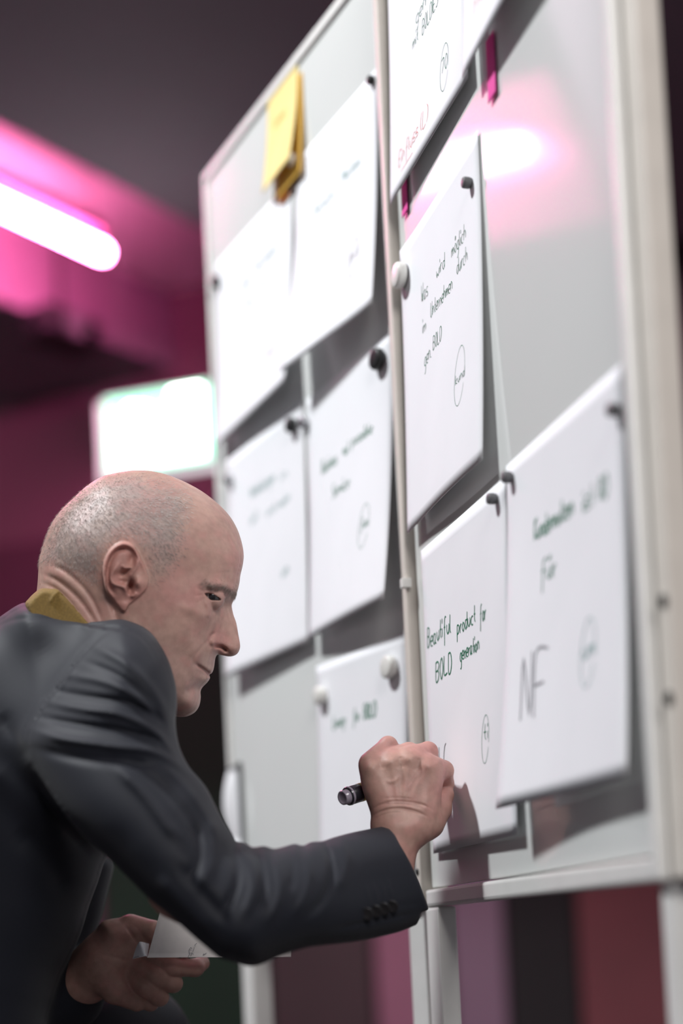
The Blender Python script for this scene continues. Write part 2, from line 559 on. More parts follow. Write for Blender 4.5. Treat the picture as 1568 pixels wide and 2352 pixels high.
def text_strokes(txt, x, x1, y, size, slant=0.18):
    """single-stroke handwriting between x and x1 on baseline y (metres on the sheet); size = x-height"""
    u = size / 2
    nat = 0.0
    for ch in txt:
        g = FONT.get(ch)
        nat += 2.4 if g is None else max(int(c[0]) for c in g.replace(';', ' ').split()) * 0.72 + 0.85
    k = (x1 - x) / ((nat - 0.85) * u)
    out = []
    cx = x
    for ch in txt:
        g = FONT.get(ch)
        if g is None:
            cx += 2.4 * u * k
            continue
        mx = 0
        jy = RNG.uniform(-0.2, 0.2) * u
        for st in g.split(';'):
            pts = []
            for c in st.split():
                gx, gy = int(c[0]), int(c[1]) - 2
                mx = max(mx, gx)
                px = cx + (gx * 0.72 * k + gy * slant * 0.6) * u + RNG.uniform(-0.07, 0.07) * u
                py = y - gy * u + jy + RNG.uniform(-0.1, 0.1) * u
                pts.append((px, py))
            out.append(pts)
        cx += (mx * 0.72 + 0.85) * u * k
    return out


def oval(cx, cy, rx, ry, rot=0.0):
    t = np.linspace(0.3, 2 * math.pi + 0.1, 22)
    c, s = math.cos(rot), math.sin(rot)
    return [[(cx + rx * math.cos(a) * c - ry * math.sin(a) * s, cy + rx * math.cos(a) * s + ry * math.sin(a) * c) for a in t]]


def sheet(sh, label, writing=(), material=None, group='flip sheets pinned to the boards', name='paper_sheet', cat='paper sheet'):
    V, Fc = sh.grid()
    o = tag(link(name, V, Fc, material or M_PAPER), label, cat, group)
    for (strokes, m_, wd) in writing:
        v, fc = write_strokes(sh, strokes, wd)
        link('handwriting', v, fc, m_, o, False)
    return o


A4W, A4H = 0.212, 0.300
PW, PH = A4W, A4H
T = text_strokes
# --- far board
S1 = Sheet(BL, 0.020, 1.575, 0.245, 0.262, 0.0, 0.012, 0.022)
sheet(S1, 'sheet with faint writing at the far top corner of the far board',
      [(T('ein neues', .136, .196, .071, .0075), M_TEAL, .0013), (T('Wir', .091, .116, .078, .0075), M_TEAL, .0013), (T('ja', .141, .163, .099, .0075), M_TEAL, .0012),
       (T('um', .102, .121, .107, .0075), M_TEAL, .0012), (T('so', .178, .202, .205, .008), M_GREYINK, .0010)])
S2 = Sheet(BL, 0.282, 1.588, 0.206, 0.272, 0.0, 0.036, 0.020, curl_r=0.002)
sheet(S2, 'large sheet in the upper row of the far board, next to the middle posts',
      [(T('Service', .049, .097, .095, .0065), M_TEAL, .0013), (T('Marken', .119, .163, .089, .0065), M_TEAL, .0013), (oval(.156, .196, .010, .022, .2), M_GREYINK, .0008), (T('gut', .148, .164, .196, .006), M_GREYINK, .0009)])
S3 = Sheet(BL, 0.030, 1.292, 0.238, 0.305, 0.0, 0.016, 0.008)
sheet(S3, 'sheet in the middle row at the far edge of the far board, with pale writing',
      [(T('Verbindungen', .076, .150, .075, .0075), M_TEAL, .0014), (T('in', .170, .188, .082, .007), M_TEAL, .0013), (T('Zeit', .064, .096, .111, .0075), M_TEAL, .0014), (T('und mehr', .124, .195, .114, .0065), M_TEAL, .0012), (T('um', .168, .186, .206, .009), M_TEAL, .0012)])
S4 = Sheet(BL, 0.279, 1.288, 0.210, 0.300, 0.0, 0.012, 0.026, wave=0.003)
sheet(S4, 'middle row sheet of the far board beside the posts, with green writing and oval',
      [(T('Business', .037, .078, .105, .0075), M_GREEN, .0013), (T('not', .094, .108, .102, .007), M_GREEN, .0013), (T('possible', .117, .165, .098, .0065), M_GREEN, .0013),
       (T('Service', .066, .110, .144, .0075), M_GREEN, .0013), (oval(.151, .202, .012, .025, .2), M_GREEN, .0006), (T('fun', .143, .160, .204, .006), M_GREEN, .0012)])
S5 = Sheet(BL, 0.272, 0.957, 0.215, 0.270, -0.02, 0.006, 0.010)
sheet(S5, 'lowest sheet on the far board, held by two white magnets behind the hand',
      [(T('Luxury', .040, .071, .0815, .0075), M_GREEN, .0015), (T('for', .091, .106, .081, .0075), M_GREEN, .0015), (T('BOLD', .117, .146, .081, .0080), M_GREEN, .0019)])
# --- near board
S6 = Sheet(BR, 0.012, 1.684, 0.224, 0.297, 0.0, 0.010, 0.006)
sheet(S6, 'topmost sheet beside the posts on the near board, with red words at its foot',
      [(T('gern', .088, .125, .158, .007), M_GREEN, .0008), (T('mit', .076, .093, .177, .007), M_GREEN, .0008), (T('BOLDIES', .106, .152, .180, .0068), M_GREEN, .0008),
       (oval(.166, .251, .011, .021, .2), M_GREEN, .0005), (T('70', .158, .174, .254, .006), M_GREEN, .0008),
       (T('Einfluss', .029, .089, .272, .0075), M_RED, .0008), (T('(L)', .097, .118, .274, .0085), M_RED, .0007), ([[(.036, .281), (.073, .2815)]], M_RED, .0006)])
S7 = Sheet(BR, 0.243, 1.681, 0.216, 0.300, 0.0, 0.014, 0.020)
sheet(S7, 'topmost sheet next to the right on the near board, running out of the picture',
      [(T('Freude', .03, .075, .26, .008), M_RED, .0006)])
S8 = Sheet(BR, 0.012, 1.338, 0.226, 0.300, 0.0, 0.007, 0.012, curl_l=0.002, wave=0.003)
sheet(S8, 'sheet of green German writing below the topmost one on the near board',
      [(T('Was', .058, .079, .082, .0085), M_GREEN, .0008), (T('wird', .106, .130, .079, .0070), M_GREEN, .0008), (T('möglich', .150, .188, .080, .0072), M_GREEN, .0008),
       (T('im', .060, .071, .114, .0070), M_GREEN, .0008), (T('Unternehmen', .086, .150, .110, .0072), M_GREEN, .0008), (T('durch', .163, .191, .102, .0070), M_GREEN, .0008),
       (T('gen.', .064, .086, .149, .0080), M_GREEN, .0008), (T('BOLD', .092, .118, .1445, .0062), M_GREEN, .0008),
       (oval(.168, .201, .013, .027, .22), M_GREEN, .0005), (T('kund', .157, .181, .206, .0045), M_GREEN, .0007)])
S9 = Sheet(BR, 0.026, 1.016, 0.232, 0.312, 0.0, 0.003, 0.006, power=1.3)
NSTROKE = [[(.031, .2075), (.0305, .213), (.030, .222)], [(.0525, .2065), (.0485, .2095), (.0455, .216), (.044, .224)]]
SH9_PT = lambda x, y: S9.pt(x, y, 0.0015)
SH9 = sheet(S9, 'sheet the man writes on, with green lines about a bold generation',
      [(T('Beautiful', .008, .079, .102, .0090), M_GREEN, .0015), (T('product', .097, .147, .108, .0075), M_GREEN, .0014), (T('for', .158, .174, .111, .0080), M_GREEN, .0013),
       (T('BOLD', .030, .077, .140, .0092), M_GREEN, .0017), (T('generation', .102, .154, .135, .0072), M_GREEN, .0013),
       (oval(.162, .219, .009, .022, .2), M_GREEN, .0006), (T('ti', .158, .168, .219, .007), M_GREEN, .0009), (NSTROKE, M_BLACKINK, .0011)])
S10 = Sheet(BR, 0.262, 1.024, 0.222, 0.298, 0.0, 0.026, 0.014, wave=-0.003)
sheet(S10, 'nearest sheet on the near board, blurred, with two big black letters',
      [(T('Kundennutzen', .057, .132, .082, .0085), M_GREEN, .0017), (T('ist 80', .151, .193, .087, .0085), M_GREEN, .0016), (T('für', .068, .098, .121, .0090), M_GREEN, .0016),
       (T('NF', .036, .084, .227, .026, slant=.04), M_GREYINK, .0024), (oval(.157, .196, .012, .026, .15), M_TEAL, .0009), (T('um', .148, .168, .199, .008), M_TEAL, .0014)])

# --- coloured sheets
YS = Sheet(BL, 0.208, 1.706, 0.088, 0.125, 0.0, 0.014, 0.018)
sheet(YS, 'yellow paper sheet at the top of the far board', [(T('Idee', .022, .055, .05, .008), M_OCHRE, .0010)], M_YELLOW, 'coloured sheets on the boards')
OS = Sheet(BL, 0.232, 1.690, 0.074, 0.128, 0.0, 0.006, 0.008, htop=0.001)
sheet(OS, 'ochre sheet tucked under the yellow one', (), M_OCHRE, 'coloured sheets on the boards')
OR = Sheet(BL, 0.236, 1.600, 0.028, 0.045, 0.0, 0.002, 0.002, htop=0.003)
sheet(OR, 'small orange slip hanging below the yellow sheet', (), M_ORANGE, 'coloured sheets on the boards')
PK1 = Sheet(BR, 0.022, 1.430, 0.018, 0.062, 0.0, 0.001, 0.001)
sheet(PK1, 'narrow pink strip below the topmost sheet beside the posts', (), M_PINK, 'coloured sheets on the boards', 'paper_strip', 'paper strip')
PK2 = Sheet(BR, 0.268, 1.400, 0.018, 0.056, 0.0, 0.001, 0.001)
sheet(PK2, 'narrow pink strip below the right one of the topmost sheets', (), M_PINK, 'coloured sheets on the boards', 'paper_strip', 'paper strip')


# --- magnets
def magnet(B, a, v, r, th, material, label, h=0.0):
    o = empty('magnet', B.p(a, v, h), label, 'magnet', 'round magnets on the boards')
    lathe('cap', B.p(a, v, h + 0.001), B.n, [(0, r * 0.94), (th * 0.12, r), (th * 0.7, r), (th * 0.92, r * 0.93), (th, r * 0.8), (th * 0.97, 0.0)], material, o, 24)
    lathe('disc', B.p(a, v, h), B.n, [(0, r * 0.9), (0.0011, r * 0.9)], M_GREYPL, o, 24)
    return o


magnet(BL, 0.026, 1.548, 0.0085, 0.007, M_BLACK, 'black magnet at the far edge of the far board', 0.002)
magnet(BL, 0.243, 1.268, 0.0095, 0.008, M_BLACK, 'black magnet at the middle of the far board, on the middle row', 0.003)
magnet(BL, 0.276, 1.260, 0.0075, 0.007, M_STEEL, 'grey magnet beside the black one at the middle of the far board', 0.003)
magnet(BL, 0.466, 1.265, 0.0120, 0.009, M_BLACK, 'large black magnet by the posts on the far board', 0.003)
magnet(BL, 0.480, 1.578, 0.0050, 0.006, M_BLACK, 'tiny black magnet at the upper corner by the posts of the far board', 0.003)
magnet(BL, 0.042, 1.262, 0.0075, 0.007, M_STEEL, 'grey magnet low at the far edge of the far board', 0.003)
magnet(BL, 0.280, 1.590, 0.0080, 0.007, M_WHITEPL, 'white magnet under the yellow sheet', 0.004)
magnet(BL, 0.458, 0.920, 0.0130, 0.010, M_WHITEPL, 'white magnet near the posts on the lowest sheet of the far board', 0.002)
magnet(BL, 0.288, 0.918, 0.0110, 0.010, M_WHITEPL, 'white magnet at the left of the lowest sheet of the far board', 0.002)
magnet(BR, 0.024, 1.306, 0.0130, 0.010, M_WHITEPL, 'white magnet beside the posts on the near board', 0.004)
magnet(BR, 0.218, 1.300, 0.0050, 0.007, M_GREYPL, 'small dark magnet on the German writing sheet', 0.003)
magnet(BR, 0.238, 1.003, 0.0050, 0.007, M_GREYPL, 'small dark magnet at the corner of the sheet being written on', 0.003)
magnet(BR, 0.275, 1.010, 0.0050, 0.007, M_GREYPL, 'small dark magnet at the left corner of the nearest sheet', 0.003)
magnet(BR, 0.478, 0.992, 0.0050, 0.007, M_GREYPL, 'small dark magnet at the right corner of the nearest sheet', 0.003)
# ------------------------------------------------------------------ sculpting volumes


class Vol:
    """sight-line lattice (x, y in photo positions, z = depth in metres) holding a signed distance field"""

    def __init__(s, x0, x1, y0, y1, z0, z1, step, dz):
        s.x = np.arange(x0, x1 + step, step, dtype=np.float32)
        s.y = np.arange(y0, y1 + step, step, dtype=np.float32)
        s.z = np.arange(z0, z1 + dz, dz, dtype=np.float32)
        s.step, s.dz = step, dz
        s.X, s.Y = np.meshgrid(s.x, s.y, indexing='ij')
        s.k = FPX / (0.5 * (z0 + z1))            # photo pixels per metre
        s.G = np.full((len(s.x), len(s.y), len(s.z)), 1.0, np.float32)

    def world(s, v):
        return at(s.x[0] + v[:, 0] * s.step, s.y[0] + v[:, 1] * s.step, s.z[0] + v[:, 2] * s.dz)


def poly_dist(X, Y, P):
    """signed distance to a closed polygon, positive inside"""
    P = np.asarray(P, np.float32)
    d = np.full(X.shape, 1e9, np.float32)
    ins = np.zeros(X.shape, bool)
    n = len(P)
    for i in range(n):
        a, b = P[i], P[(i + 1) % n]
        e = b - a
        L = max(float(e @ e), 1e-9)
        t = np.clip(((X - a[0]) * e[0] + (Y - a[1]) * e[1]) / L, 0, 1)
        d = np.minimum(d, (X - a[0] - t * e[0]) ** 2 + (Y - a[1] - t * e[1]) ** 2)
        if a[1] != b[1]:
            c = ((a[1] > Y) != (b[1] > Y)) & (X < (b[0] - a[0]) * (Y - a[1]) / (b[1] - a[1]) + a[0])
            ins ^= c
    d = np.sqrt(d)
    return np.where(ins, d, -d)


def tps(X, Y, pts):
    """smooth surface through (x, y, value) control points"""
    p = np.asarray(pts, float)
    if len(p) == 1:
        return np.full(X.shape, p[0, 2], np.float32)
    sc = 100.0
    q = p[:, :2] / sc

    def U(r2):
        return 0.5 * r2 * np.log(np.maximum(r2, 1e-9))
    n = len(q)
    K = U(((q[:, None] - q[None]) ** 2).sum(-1)) + np.eye(n) * 0.02
    Pm = np.c_[np.ones(n), q]
    A = np.block([[K, Pm], [Pm.T, np.zeros((3, 3))]])
    w = np.linalg.lstsq(A, np.r_[p[:, 2], 0, 0, 0], rcond=None)[0]
    x, y = X / sc, Y / sc
    out = w[n] + w[n + 1] * x + w[n + 2] * y
    for i in range(n):
        out = out + w[i] * U((x - q[i, 0]) ** 2 + (y - q[i, 1]) ** 2)
    return np.clip(out, p[:, 2].min() * 0.8, p[:, 2].max() * 1.15).astype(np.float32)


def line_dist(X, Y, pts, sp=True):
    """distance to a polyline and the position along it (0..1)"""
    P = spline(pts, 6) if sp and len(pts) > 2 else np.asarray(pts, float)
    seg = np.linalg.norm(np.diff(P, axis=0), axis=1)
    cum = np.r_[0, np.cumsum(seg)]
    best = np.full(X.shape, 1e12)
    par = np.zeros(X.shape)
    for i in range(len(P) - 1):
        a, b = P[i], P[i + 1]
        e = b - a
        t = np.clip(((X - a[0]) * e[0] + (Y - a[1]) * e[1]) / max(e @ e, 1e-9), 0, 1)
        dd = (X - a[0] - t * e[0]) ** 2 + (Y - a[1] - t * e[1]) ** 2
        mk = dd < best
        best = np.where(mk, dd, best)
        par = np.where(mk, (cum[i] + t * seg[i]) / cum[-1], par)
    return np.sqrt(best), par


def relief(X, Y, lines=(), bumps=()):
    """height map in metres: lines (points, width, height mm), bumps (x, y, rx, ry, height mm[, angle])"""
    h = np.zeros(X.shape)
    for (pts, w, mm) in lines:
        d, t = line_dist(X, Y, pts)
        h += mm * 1e-3 * np.exp(-(d / w) ** 2) * np.clip(np.minimum(t, 1 - t) * 5 + 0.15, 0, 1)
    for bb in bumps:
        cx, cy, rx, ry, mm = bb[:5]
        an = math.radians(bb[5]) if len(bb) > 5 else 0
        dx, dy = X - cx, Y - cy
        u = dx * math.cos(an) + dy * math.sin(an)
        v = -dx * math.sin(an) + dy * math.cos(an)
        h += mm * 1e-3 * np.exp(-(u / rx) ** 2 - (v / ry) ** 2)
    return h.astype(np.float32)


def blur2(a, n):
    for _ in range(n):
        p = np.pad(a, 1, mode='edge')
        a = (p[:-2, 1:-1] + 2 * p[1:-1, 1:-1] + p[2:, 1:-1]) / 4
        p = np.pad(a, 1, mode='edge')
        a = (p[1:-1, :-2] + 2 * p[1:-1, 1:-1] + p[1:-1, 2:]) / 4
    return a


def inflate(V, outline, B, R, Mid, detail=None, soft=1, sp=4, edge=8.0, post=None):
    """rounded solid over an outline: B half thickness (m), R rounding radius (px), Mid depth of the middle surface (m)"""
    P = spline(outline, sp, True) if sp else np.asarray(outline, float)
    d = poly_dist(V.X, V.Y, P)
    Bm, Rm, Mm = tps(V.X, V.Y, B), tps(V.X, V.Y, R), tps(V.X, V.Y, Mid)
    t = np.clip(d / Rm, -1.5, 1)
    q = Bm ** 2 * t * (2 - t)
    Wd = np.sqrt(np.maximum(q, 0))
    if soft:
        Wd = np.where(d > 6, blur2(Wd, soft), Wd)
    if detail is not None:
        Wd = Wd + detail * np.clip(d / edge, 0, 1)
    if post is not None:
        Wd = post(Wd, Mm)
    Q = np.where(d > 0, np.maximum(Wd, 0) ** 2, q).astype(np.float32)
    gx = [np.gradient(a, V.step / V.k, axis=0) for a in (Q, Mm)]
    gy = [np.gradient(a, V.step / V.k, axis=1) for a in (Q, Mm)]
    D = V.z[None, None, :] - Mm[..., None]
    Fv = D * D - Q[..., None]
    g2 = 4 * D * D + (gx[0][..., None] + 2 * D * gx[1][..., None]) ** 2 + (gy[0][..., None] + 2 * D * gy[1][..., None]) ** 2
    return (Fv / np.sqrt(g2 + 0.006 ** 2)).astype(np.float32)


def capsules(V, chain):
    """round cones through (x, y, z, r) points"""
    zz = V.z[None, None, :]
    Xm = (V.X[..., None] - PX) / FPX * zz
    Ym = (V.Y[..., None] - PY) / FPX * zz
    out = None
    pt = [np.array([(c[0] - PX) / FPX * c[2], (c[1] - PY) / FPX * c[2], c[2]]) for c in chain]
    for i in range(len(chain) - 1):
        a, b = pt[i], pt[i + 1]
        e = b - a
        t = np.clip(((Xm - a[0]) * e[0] + (Ym - a[1]) * e[1] + (zz - a[2]) * e[2]) / (e @ e), 0, 1)
        d = np.sqrt((Xm - a[0] - t * e[0]) ** 2 + (Ym - a[1] - t * e[1]) ** 2 + (zz - a[2] - t * e[2]) ** 2) - (chain[i][3] + t * (chain[i + 1][3] - chain[i][3]))
        out = d if out is None else smin(out, d, 0.003)
    return out.astype(np.float32)


def smin(a, b, k):
    h = np.maximum(k - np.abs(a - b), 0) / k
    return np.minimum(a, b) - h * h * k * 0.25


def nets(V):
    """naive surface nets of V.G = 0; returns lattice-space vertices and quads"""
    G = V.G
    I = G < 0
    c = [(0, 0, 0), (1, 0, 0), (0, 1, 0), (1, 1, 0), (0, 0, 1), (1, 0, 1), (0, 1, 1), (1, 1, 1)]
    nx, ny, nz = G.shape

    def sl(a, o):
        return a[o[0]:nx - 1 + o[0], o[1]:ny - 1 + o[1], o[2]:nz - 1 + o[2]]
    sm = np.zeros((nx - 1, ny - 1, nz - 1), np.int8)
    for o in c:
        sm += sl(I, o)
    act = (sm > 0) & (sm < 8)
    idx = np.argwhere(act)
    cv = np.stack([G[idx[:, 0] + o[0], idx[:, 1] + o[1], idx[:, 2] + o[2]] for o in c], 1)
    pos = np.zeros((len(idx), 3))
    cnt = np.zeros(len(idx))
    cc = np.array(c, float)
    for i in range(8):
        for j in range(i + 1, 8):
            if np.abs(cc[i] - cc[j]).sum() == 1:
                a, b = cv[:, i], cv[:, j]
                mk = (a < 0) != (b < 0)
                t = np.where(mk, a / np.where(mk, a - b, 1), 0)
                pos += np.where(mk[:, None], cc[i] + t[:, None] * (cc[j] - cc[i]), 0)
                cnt += mk
    verts = idx + pos / cnt[:, None]
    vid = np.full(act.shape, -1, np.int32)
    vid[act] = np.arange(len(idx))
    quads = []
    for ax in range(3):
        b1, b2 = [(1, 2), (2, 0), (0, 1)][ax]
        lo = [slice(1, -1)] * 3
        lo[ax] = slice(0, -1)
        hi = [slice(1, -1)] * 3
        hi[ax] = slice(1, None)
        A, Bq = I[tuple(lo)], I[tuple(hi)]
        for flip, mk in ((False, A & ~Bq), (True, ~A & Bq)):
            e = np.argwhere(mk)
            if not len(e):
                continue
            e = e + np.array([0 if i == ax else 1 for i in range(3)])
            q = []
            for (u, w) in ((-1, -1), (0, -1), (0, 0), (-1, 0)):
                f_ = e.copy()
                f_[:, b1] += u
                f_[:, b2] += w
                q.append(vid[f_[:, 0], f_[:, 1], f_[:, 2]])
            q = np.stack(q, 1)
            quads.append(q[:, ::-1] if flip else q)
    return verts, np.concatenate(quads)


def finish(V, relax=1):
    """mesh of the field: lattice vertices, world vertices, outward quads"""
    v, q = nets(V)
    used, inv = np.unique(q, return_inverse=True)
    v, q = v[used], inv.reshape(q.shape)
    for _ in range(relax):
        s_ = np.zeros_like(v)
        n_ = np.zeros(len(v))
        for a, b in ((0, 1), (1, 2), (2, 3), (3, 0)):
            for p_, r_ in ((a, b), (b, a)):
                np.add.at(s_, q[:, p_], v[q[:, r_]])
                np.add.at(n_, q[:, p_], 1)
        v = v * 0.5 + 0.5 * s_ / n_[:, None]
    w = V.world(v)
    a, b, c_ = w[q[:, 0]], w[q[:, 1]], w[q[:, 2]]
    if np.einsum('ij,ij->i', a - w.mean(0), np.cross(b - a, c_ - a)).sum() < 0:
        q = q[:, ::-1]
    lat = np.c_[V.x[0] + v[:, 0] * V.step, V.y[0] + v[:, 1] * V.step, V.z[0] + v[:, 2] * V.dz]
    return lat, w, q


def sub_index(v, n):
    """linear lattice lookup position"""
    return np.clip(np.round(v).astype(int), 0, np.array(n) - 1)


# ------------------------------------------------------------------ the man
FEET = at(120, 3690, 1.42)
man = empty('person', (FEET[0], FEET[1], 0.0),
            'man with cropped grey hair in dark suit jacket, kneeling and writing on the near board', 'person')

# --- head and neck
HEAD = [(85, 1352), (89, 1297), (92, 1277), (104, 1238), (119, 1202), (142, 1170), (170, 1143), (198, 1117), (229, 1097), (261, 1087),
        (293, 1081.5), (316, 1080), (344, 1081.5), (372, 1087), (399, 1096), (431, 1110), (463, 1128), (490, 1148), (514, 1170), (532, 1192),
        (546, 1218), (555, 1246), (559.5, 1273), (557.5, 1297), (552, 1321), (549.5, 1340), (543.7, 1362), (534, 1384), (532, 1393), (536, 1412),
        (542.5, 1431), (547.6, 1459), (551, 1479), (550.4, 1491), (543.7, 1502.6), (530, 1508), (514, 1506), (500, 1503.4), (494.5, 1512), (492.5, 1526),
        (490.5, 1537), (486.5, 1546), (480.5, 1550), (482.5, 1557), (475.5, 1568), (465.5, 1578), (460.5, 1588), (461, 1602), (457.5, 1621), (447.5, 1636),
        (431, 1645), (415, 1647), (400, 1645), (370, 1640), (335, 1625), (310, 1650), (290, 1710), (190, 1730), (90, 1640), (50, 1500), (66, 1420), (78, 1385)]
HB = [(290, 1180, .073), (400, 1190, .070), (470, 1220, .062), (520, 1255, .052), (548, 1280, .046), (200, 1210, .072), (130, 1250, .066), (110, 1300, .062),
      (290, 1260, .074), (430, 1320, .0665), (485, 1335, .056), (520, 1340, .044), (540, 1345, .036), (478, 1378, .0525), (505, 1385, .037), (528, 1393, .013),
      (522, 1435, .0155), (505, 1440, .023), (502, 1478, .0185), (525, 1480, .0145), (542, 1485, .011), (480, 1425, .0475), (440, 1410, .060), (370, 1390, .068),
      (430, 1480, .055), (465, 1500, .039), (452, 1530, .038), (478, 1525, .025), (487, 1535, .018), (470, 1556, .024), (440, 1580, .033), (448, 1610, .024),
      (420, 1620, .030), (380, 1560, .051), (310, 1500, .060), (290, 1430, .063), (200, 1400, .058), (120, 1360, .053), (250, 1520, .060), (150, 1600, .066)]
HR = [(300, 1230, 190), (420, 1200, 150), (500, 1230, 95), (540, 1270, 60), (535, 1340, 34), (534, 1390, 12), (535, 1440, 18), (525, 1485, 20), (500, 1470, 24),
      (490, 1520, 22), (470, 1550, 28), (440, 1600, 44), (400, 1600, 60), (200, 1220, 180), (120, 1270, 110), (110, 1380, 85), (200, 1450, 120), (330, 1500, 110), (450, 1400, 70)]
HM = [(300, 1200, 1.365), (300, 1600, 1.362), (550, 1400, 1.370), (90, 1350, 1.358)]


def ear_pt(*p):
    return [(200 + a / 8.711, 1220 + b / 8.711) for a, b in p]


EAR = ear_pt((740, 200), (900, 258), (1000, 370), (1090, 540), (1180, 720), (1235, 870), (1245, 1010), (1200, 1170), (1090, 1290), (960, 1400), (860, 1480), (800, 1590),
             (745, 1635), (670, 1600), (600, 1500), (500, 1380), (400, 1250), (340, 1100), (310, 900), (305, 750), (330, 600), (390, 450), (480, 330), (600, 240))


def head_relief(X, Y):
    h = relief(X, Y, lines=[
        ([(474, 1346), (500, 1345), (525, 1351), (541, 1363)], 11, 5.0),          # brow ridge
        ([(468, 1358), (480, 1355), (494, 1357), (508, 1364)], 3.0, -1.2),         # upper lid
        ([(473, 1381), (477, 1393), (479.5, 1406), (477, 1420)], 5.0, 2.2),           # lower lid
        ([(474, 1374), (483, 1388), (487, 1406)], 7, 2.0),
        ([(494, 1451), (483, 1464), (480.5, 1478), (486, 1491)], 4.5, -2.6),      # wing crease
        ([(490, 1484), (508, 1486), (523, 1497)], 4.5, -8.0),                     # nostril
        ([(478, 1468), (462, 1488), (446, 1508), (439, 1528)], 4.0, -0.9),          # nasolabial fold
        ([(470, 1472), (452, 1492), (436, 1512)], 12, 0.8),
        ([(450, 1526), (466, 1536.5), (484, 1550)], 3.2, -4.5),                   # mouth
        ([(462, 1582), (445, 1580), (425, 1592)], 8, -1.8),
        ([(470, 1360), (450, 1349)], 2.2, -0.6), ([(469, 1366), (446, 1369)], 2.2, -0.6), ([(470, 1372), (452, 1386)], 2.2, -0.5),
        ([(500, 1300), (525, 1297), (550, 1303)], 2.5, -0.4), ([(490, 1318), (520, 1314), (548, 1320)], 2.5, -0.4),
        ([(112, 1292), (150, 1312), (185, 1342), (213, 1380), (240, 1440)], 5.5, -1.5),
        ([(90, 1315), (135, 1336), (176, 1370), (205, 1408), (222, 1440)], 5.5, -1.6),
        ([(88, 1336), (130, 1354), (165, 1388), (190, 1425)], 5, -1.3),
        ([(100, 1303), (142, 1324), (180, 1356), (208, 1394), (228, 1440)], 8, 0.7),
        ([(255, 1385), (272, 1430), (290, 1480)], 8, -2.0),
        ([(300, 1420), (330, 1500), (372, 1590)], 16, 1.5),
    ], bumps=[
        (513, 1384, 16, 13, -6.0, 20), (497, 1398, 15, 11, -2.2), 
        (492, 1476, 13, 15, 4.5), (538, 1487, 14, 12, 2.0),
        (474, 1559, 12, 7, 2.2, -35), (480, 1538, 12, 7, 1.6, 35), (449, 1527, 8, 8, -1.5),
        (440, 1614, 20, 20, 3.0), (440, 1318, 36, 42, -2.2), (452, 1404, 38, 16, 2.4, 15), (418, 1505, 34, 34, -2.6),
        (500, 1265, 30, 24, 1.4), (500, 1180, 60, 14, 1.0, 35), (425, 1575, 20, 22, 1.5), (160, 1300, 60, 26, -2.0, 25),
    ])
    de = poly_dist(X, Y, spline(EAR, 4, True))
    k = np.clip(de / 5.0, 0, 1)
    k = k * k * (3 - 2 * k)
    back = np.clip((340 - X) / 100.0, 0, 1)
    low = np.clip((1400 - Y) / 60.0, 0.35, 1)
    e = (0.0035 + 0.0105 * back) * low
    rim = ear_pt((1200, 800), (1110, 620), (1010, 440), (900, 310), (745, 255), (610, 290), (500, 375), (420, 480), (365, 620), (345, 760), (350, 900), (375, 1080), (440, 1230), (540, 1360))
    e = e + relief(X, Y, lines=[
        (rim, 5.5, 3.2),
        (ear_pt((900, 420), (740, 360), (600, 390), (500, 520), (430, 680), (405, 820), (405, 980), (450, 1130), (540, 1250)), 5.0, -4.2),
        (ear_pt((640, 620), (560, 740), (490, 860), (480, 980), (550, 1060), (680, 1090), (770, 1160), (810, 1260), (870, 1310)), 5.0, 2.6),
        (ear_pt((690, 700), (780, 735), (900, 715)), 3.0, 2.8),
        (ear_pt((1010, 520), (985, 680), (900, 810), (800, 920)), 6.0, 3.6),
        (ear_pt((860, 1300), (940, 1290), (985, 1220)), 4.0, 2.4),
    ], bumps=[
        (200 + 730 / 8.711, 1220 + 850 / 8.711, 17, 9, -6.5, -20), (200 + 690 / 8.711, 1220 + 1010 / 8.711, 13, 8, -5.0),
        (200 + 870 / 8.711, 1220 + 1110 / 8.711, 6.5, 14, -13.0, 12), (200 + 890 / 8.711, 1220 + 560 / 8.711, 9, 17, -5.0, 8),
        (200 + 1020 / 8.711, 1220 + 1040 / 8.711, 8, 12, 3.6), (200 + 720 / 8.711, 1220 + 1470 / 8.711, 13, 12, 2.0),
    ])
    return h + (e * k).astype(np.float32) + relief(X, Y, lines=[(ear_pt((300, 1150), (420, 1380), (620, 1640)), 6, -1.5)]) * (de < 0)


EYE = (485.0, 1373.0, 1.3308)
SLIT = [(470, 1363.5), (479, 1362.5), (490, 1366), (499, 1371.5), (506, 1378), (497, 1378.5), (489, 1378.5), (482, 1377), (476, 1371)]


def eyelids(Wd, Mm):
    """lids that follow the eyeball, parted along the slit"""
    r2 = ((HV.X - EYE[0]) ** 2 + (HV.Y - EYE[1]) ** 2) / HV.k ** 2
    lid = EYE[2] - np.sqrt(np.maximum(0.0131 ** 2 - r2, 0))
    ds = poly_dist(HV.X, HV.Y, spline(SLIT, 4, True))
    inside = np.clip(0.5 + ds / 2.0, 0, 1)
    near = 1.0 * (r2 < 0.0127 ** 2)
    a = Wd * (1 - near) + np.maximum(Wd, Mm - lid) * near
    b = np.minimum(Wd, Mm - EYE[2] + 0.0085)
    return a * (1 - inside) + b * inside


HV = Vol(30, 585, 1060, 1740, 1.255, 1.465, 2.3, 0.0011)
HV.G = inflate(HV, HEAD, HB, HR, HM, head_relief(HV.X, HV.Y), soft=6, edge=5.0, post=eyelids)
h_lat, h_w, h_q = finish(HV, 1)
del HV.G

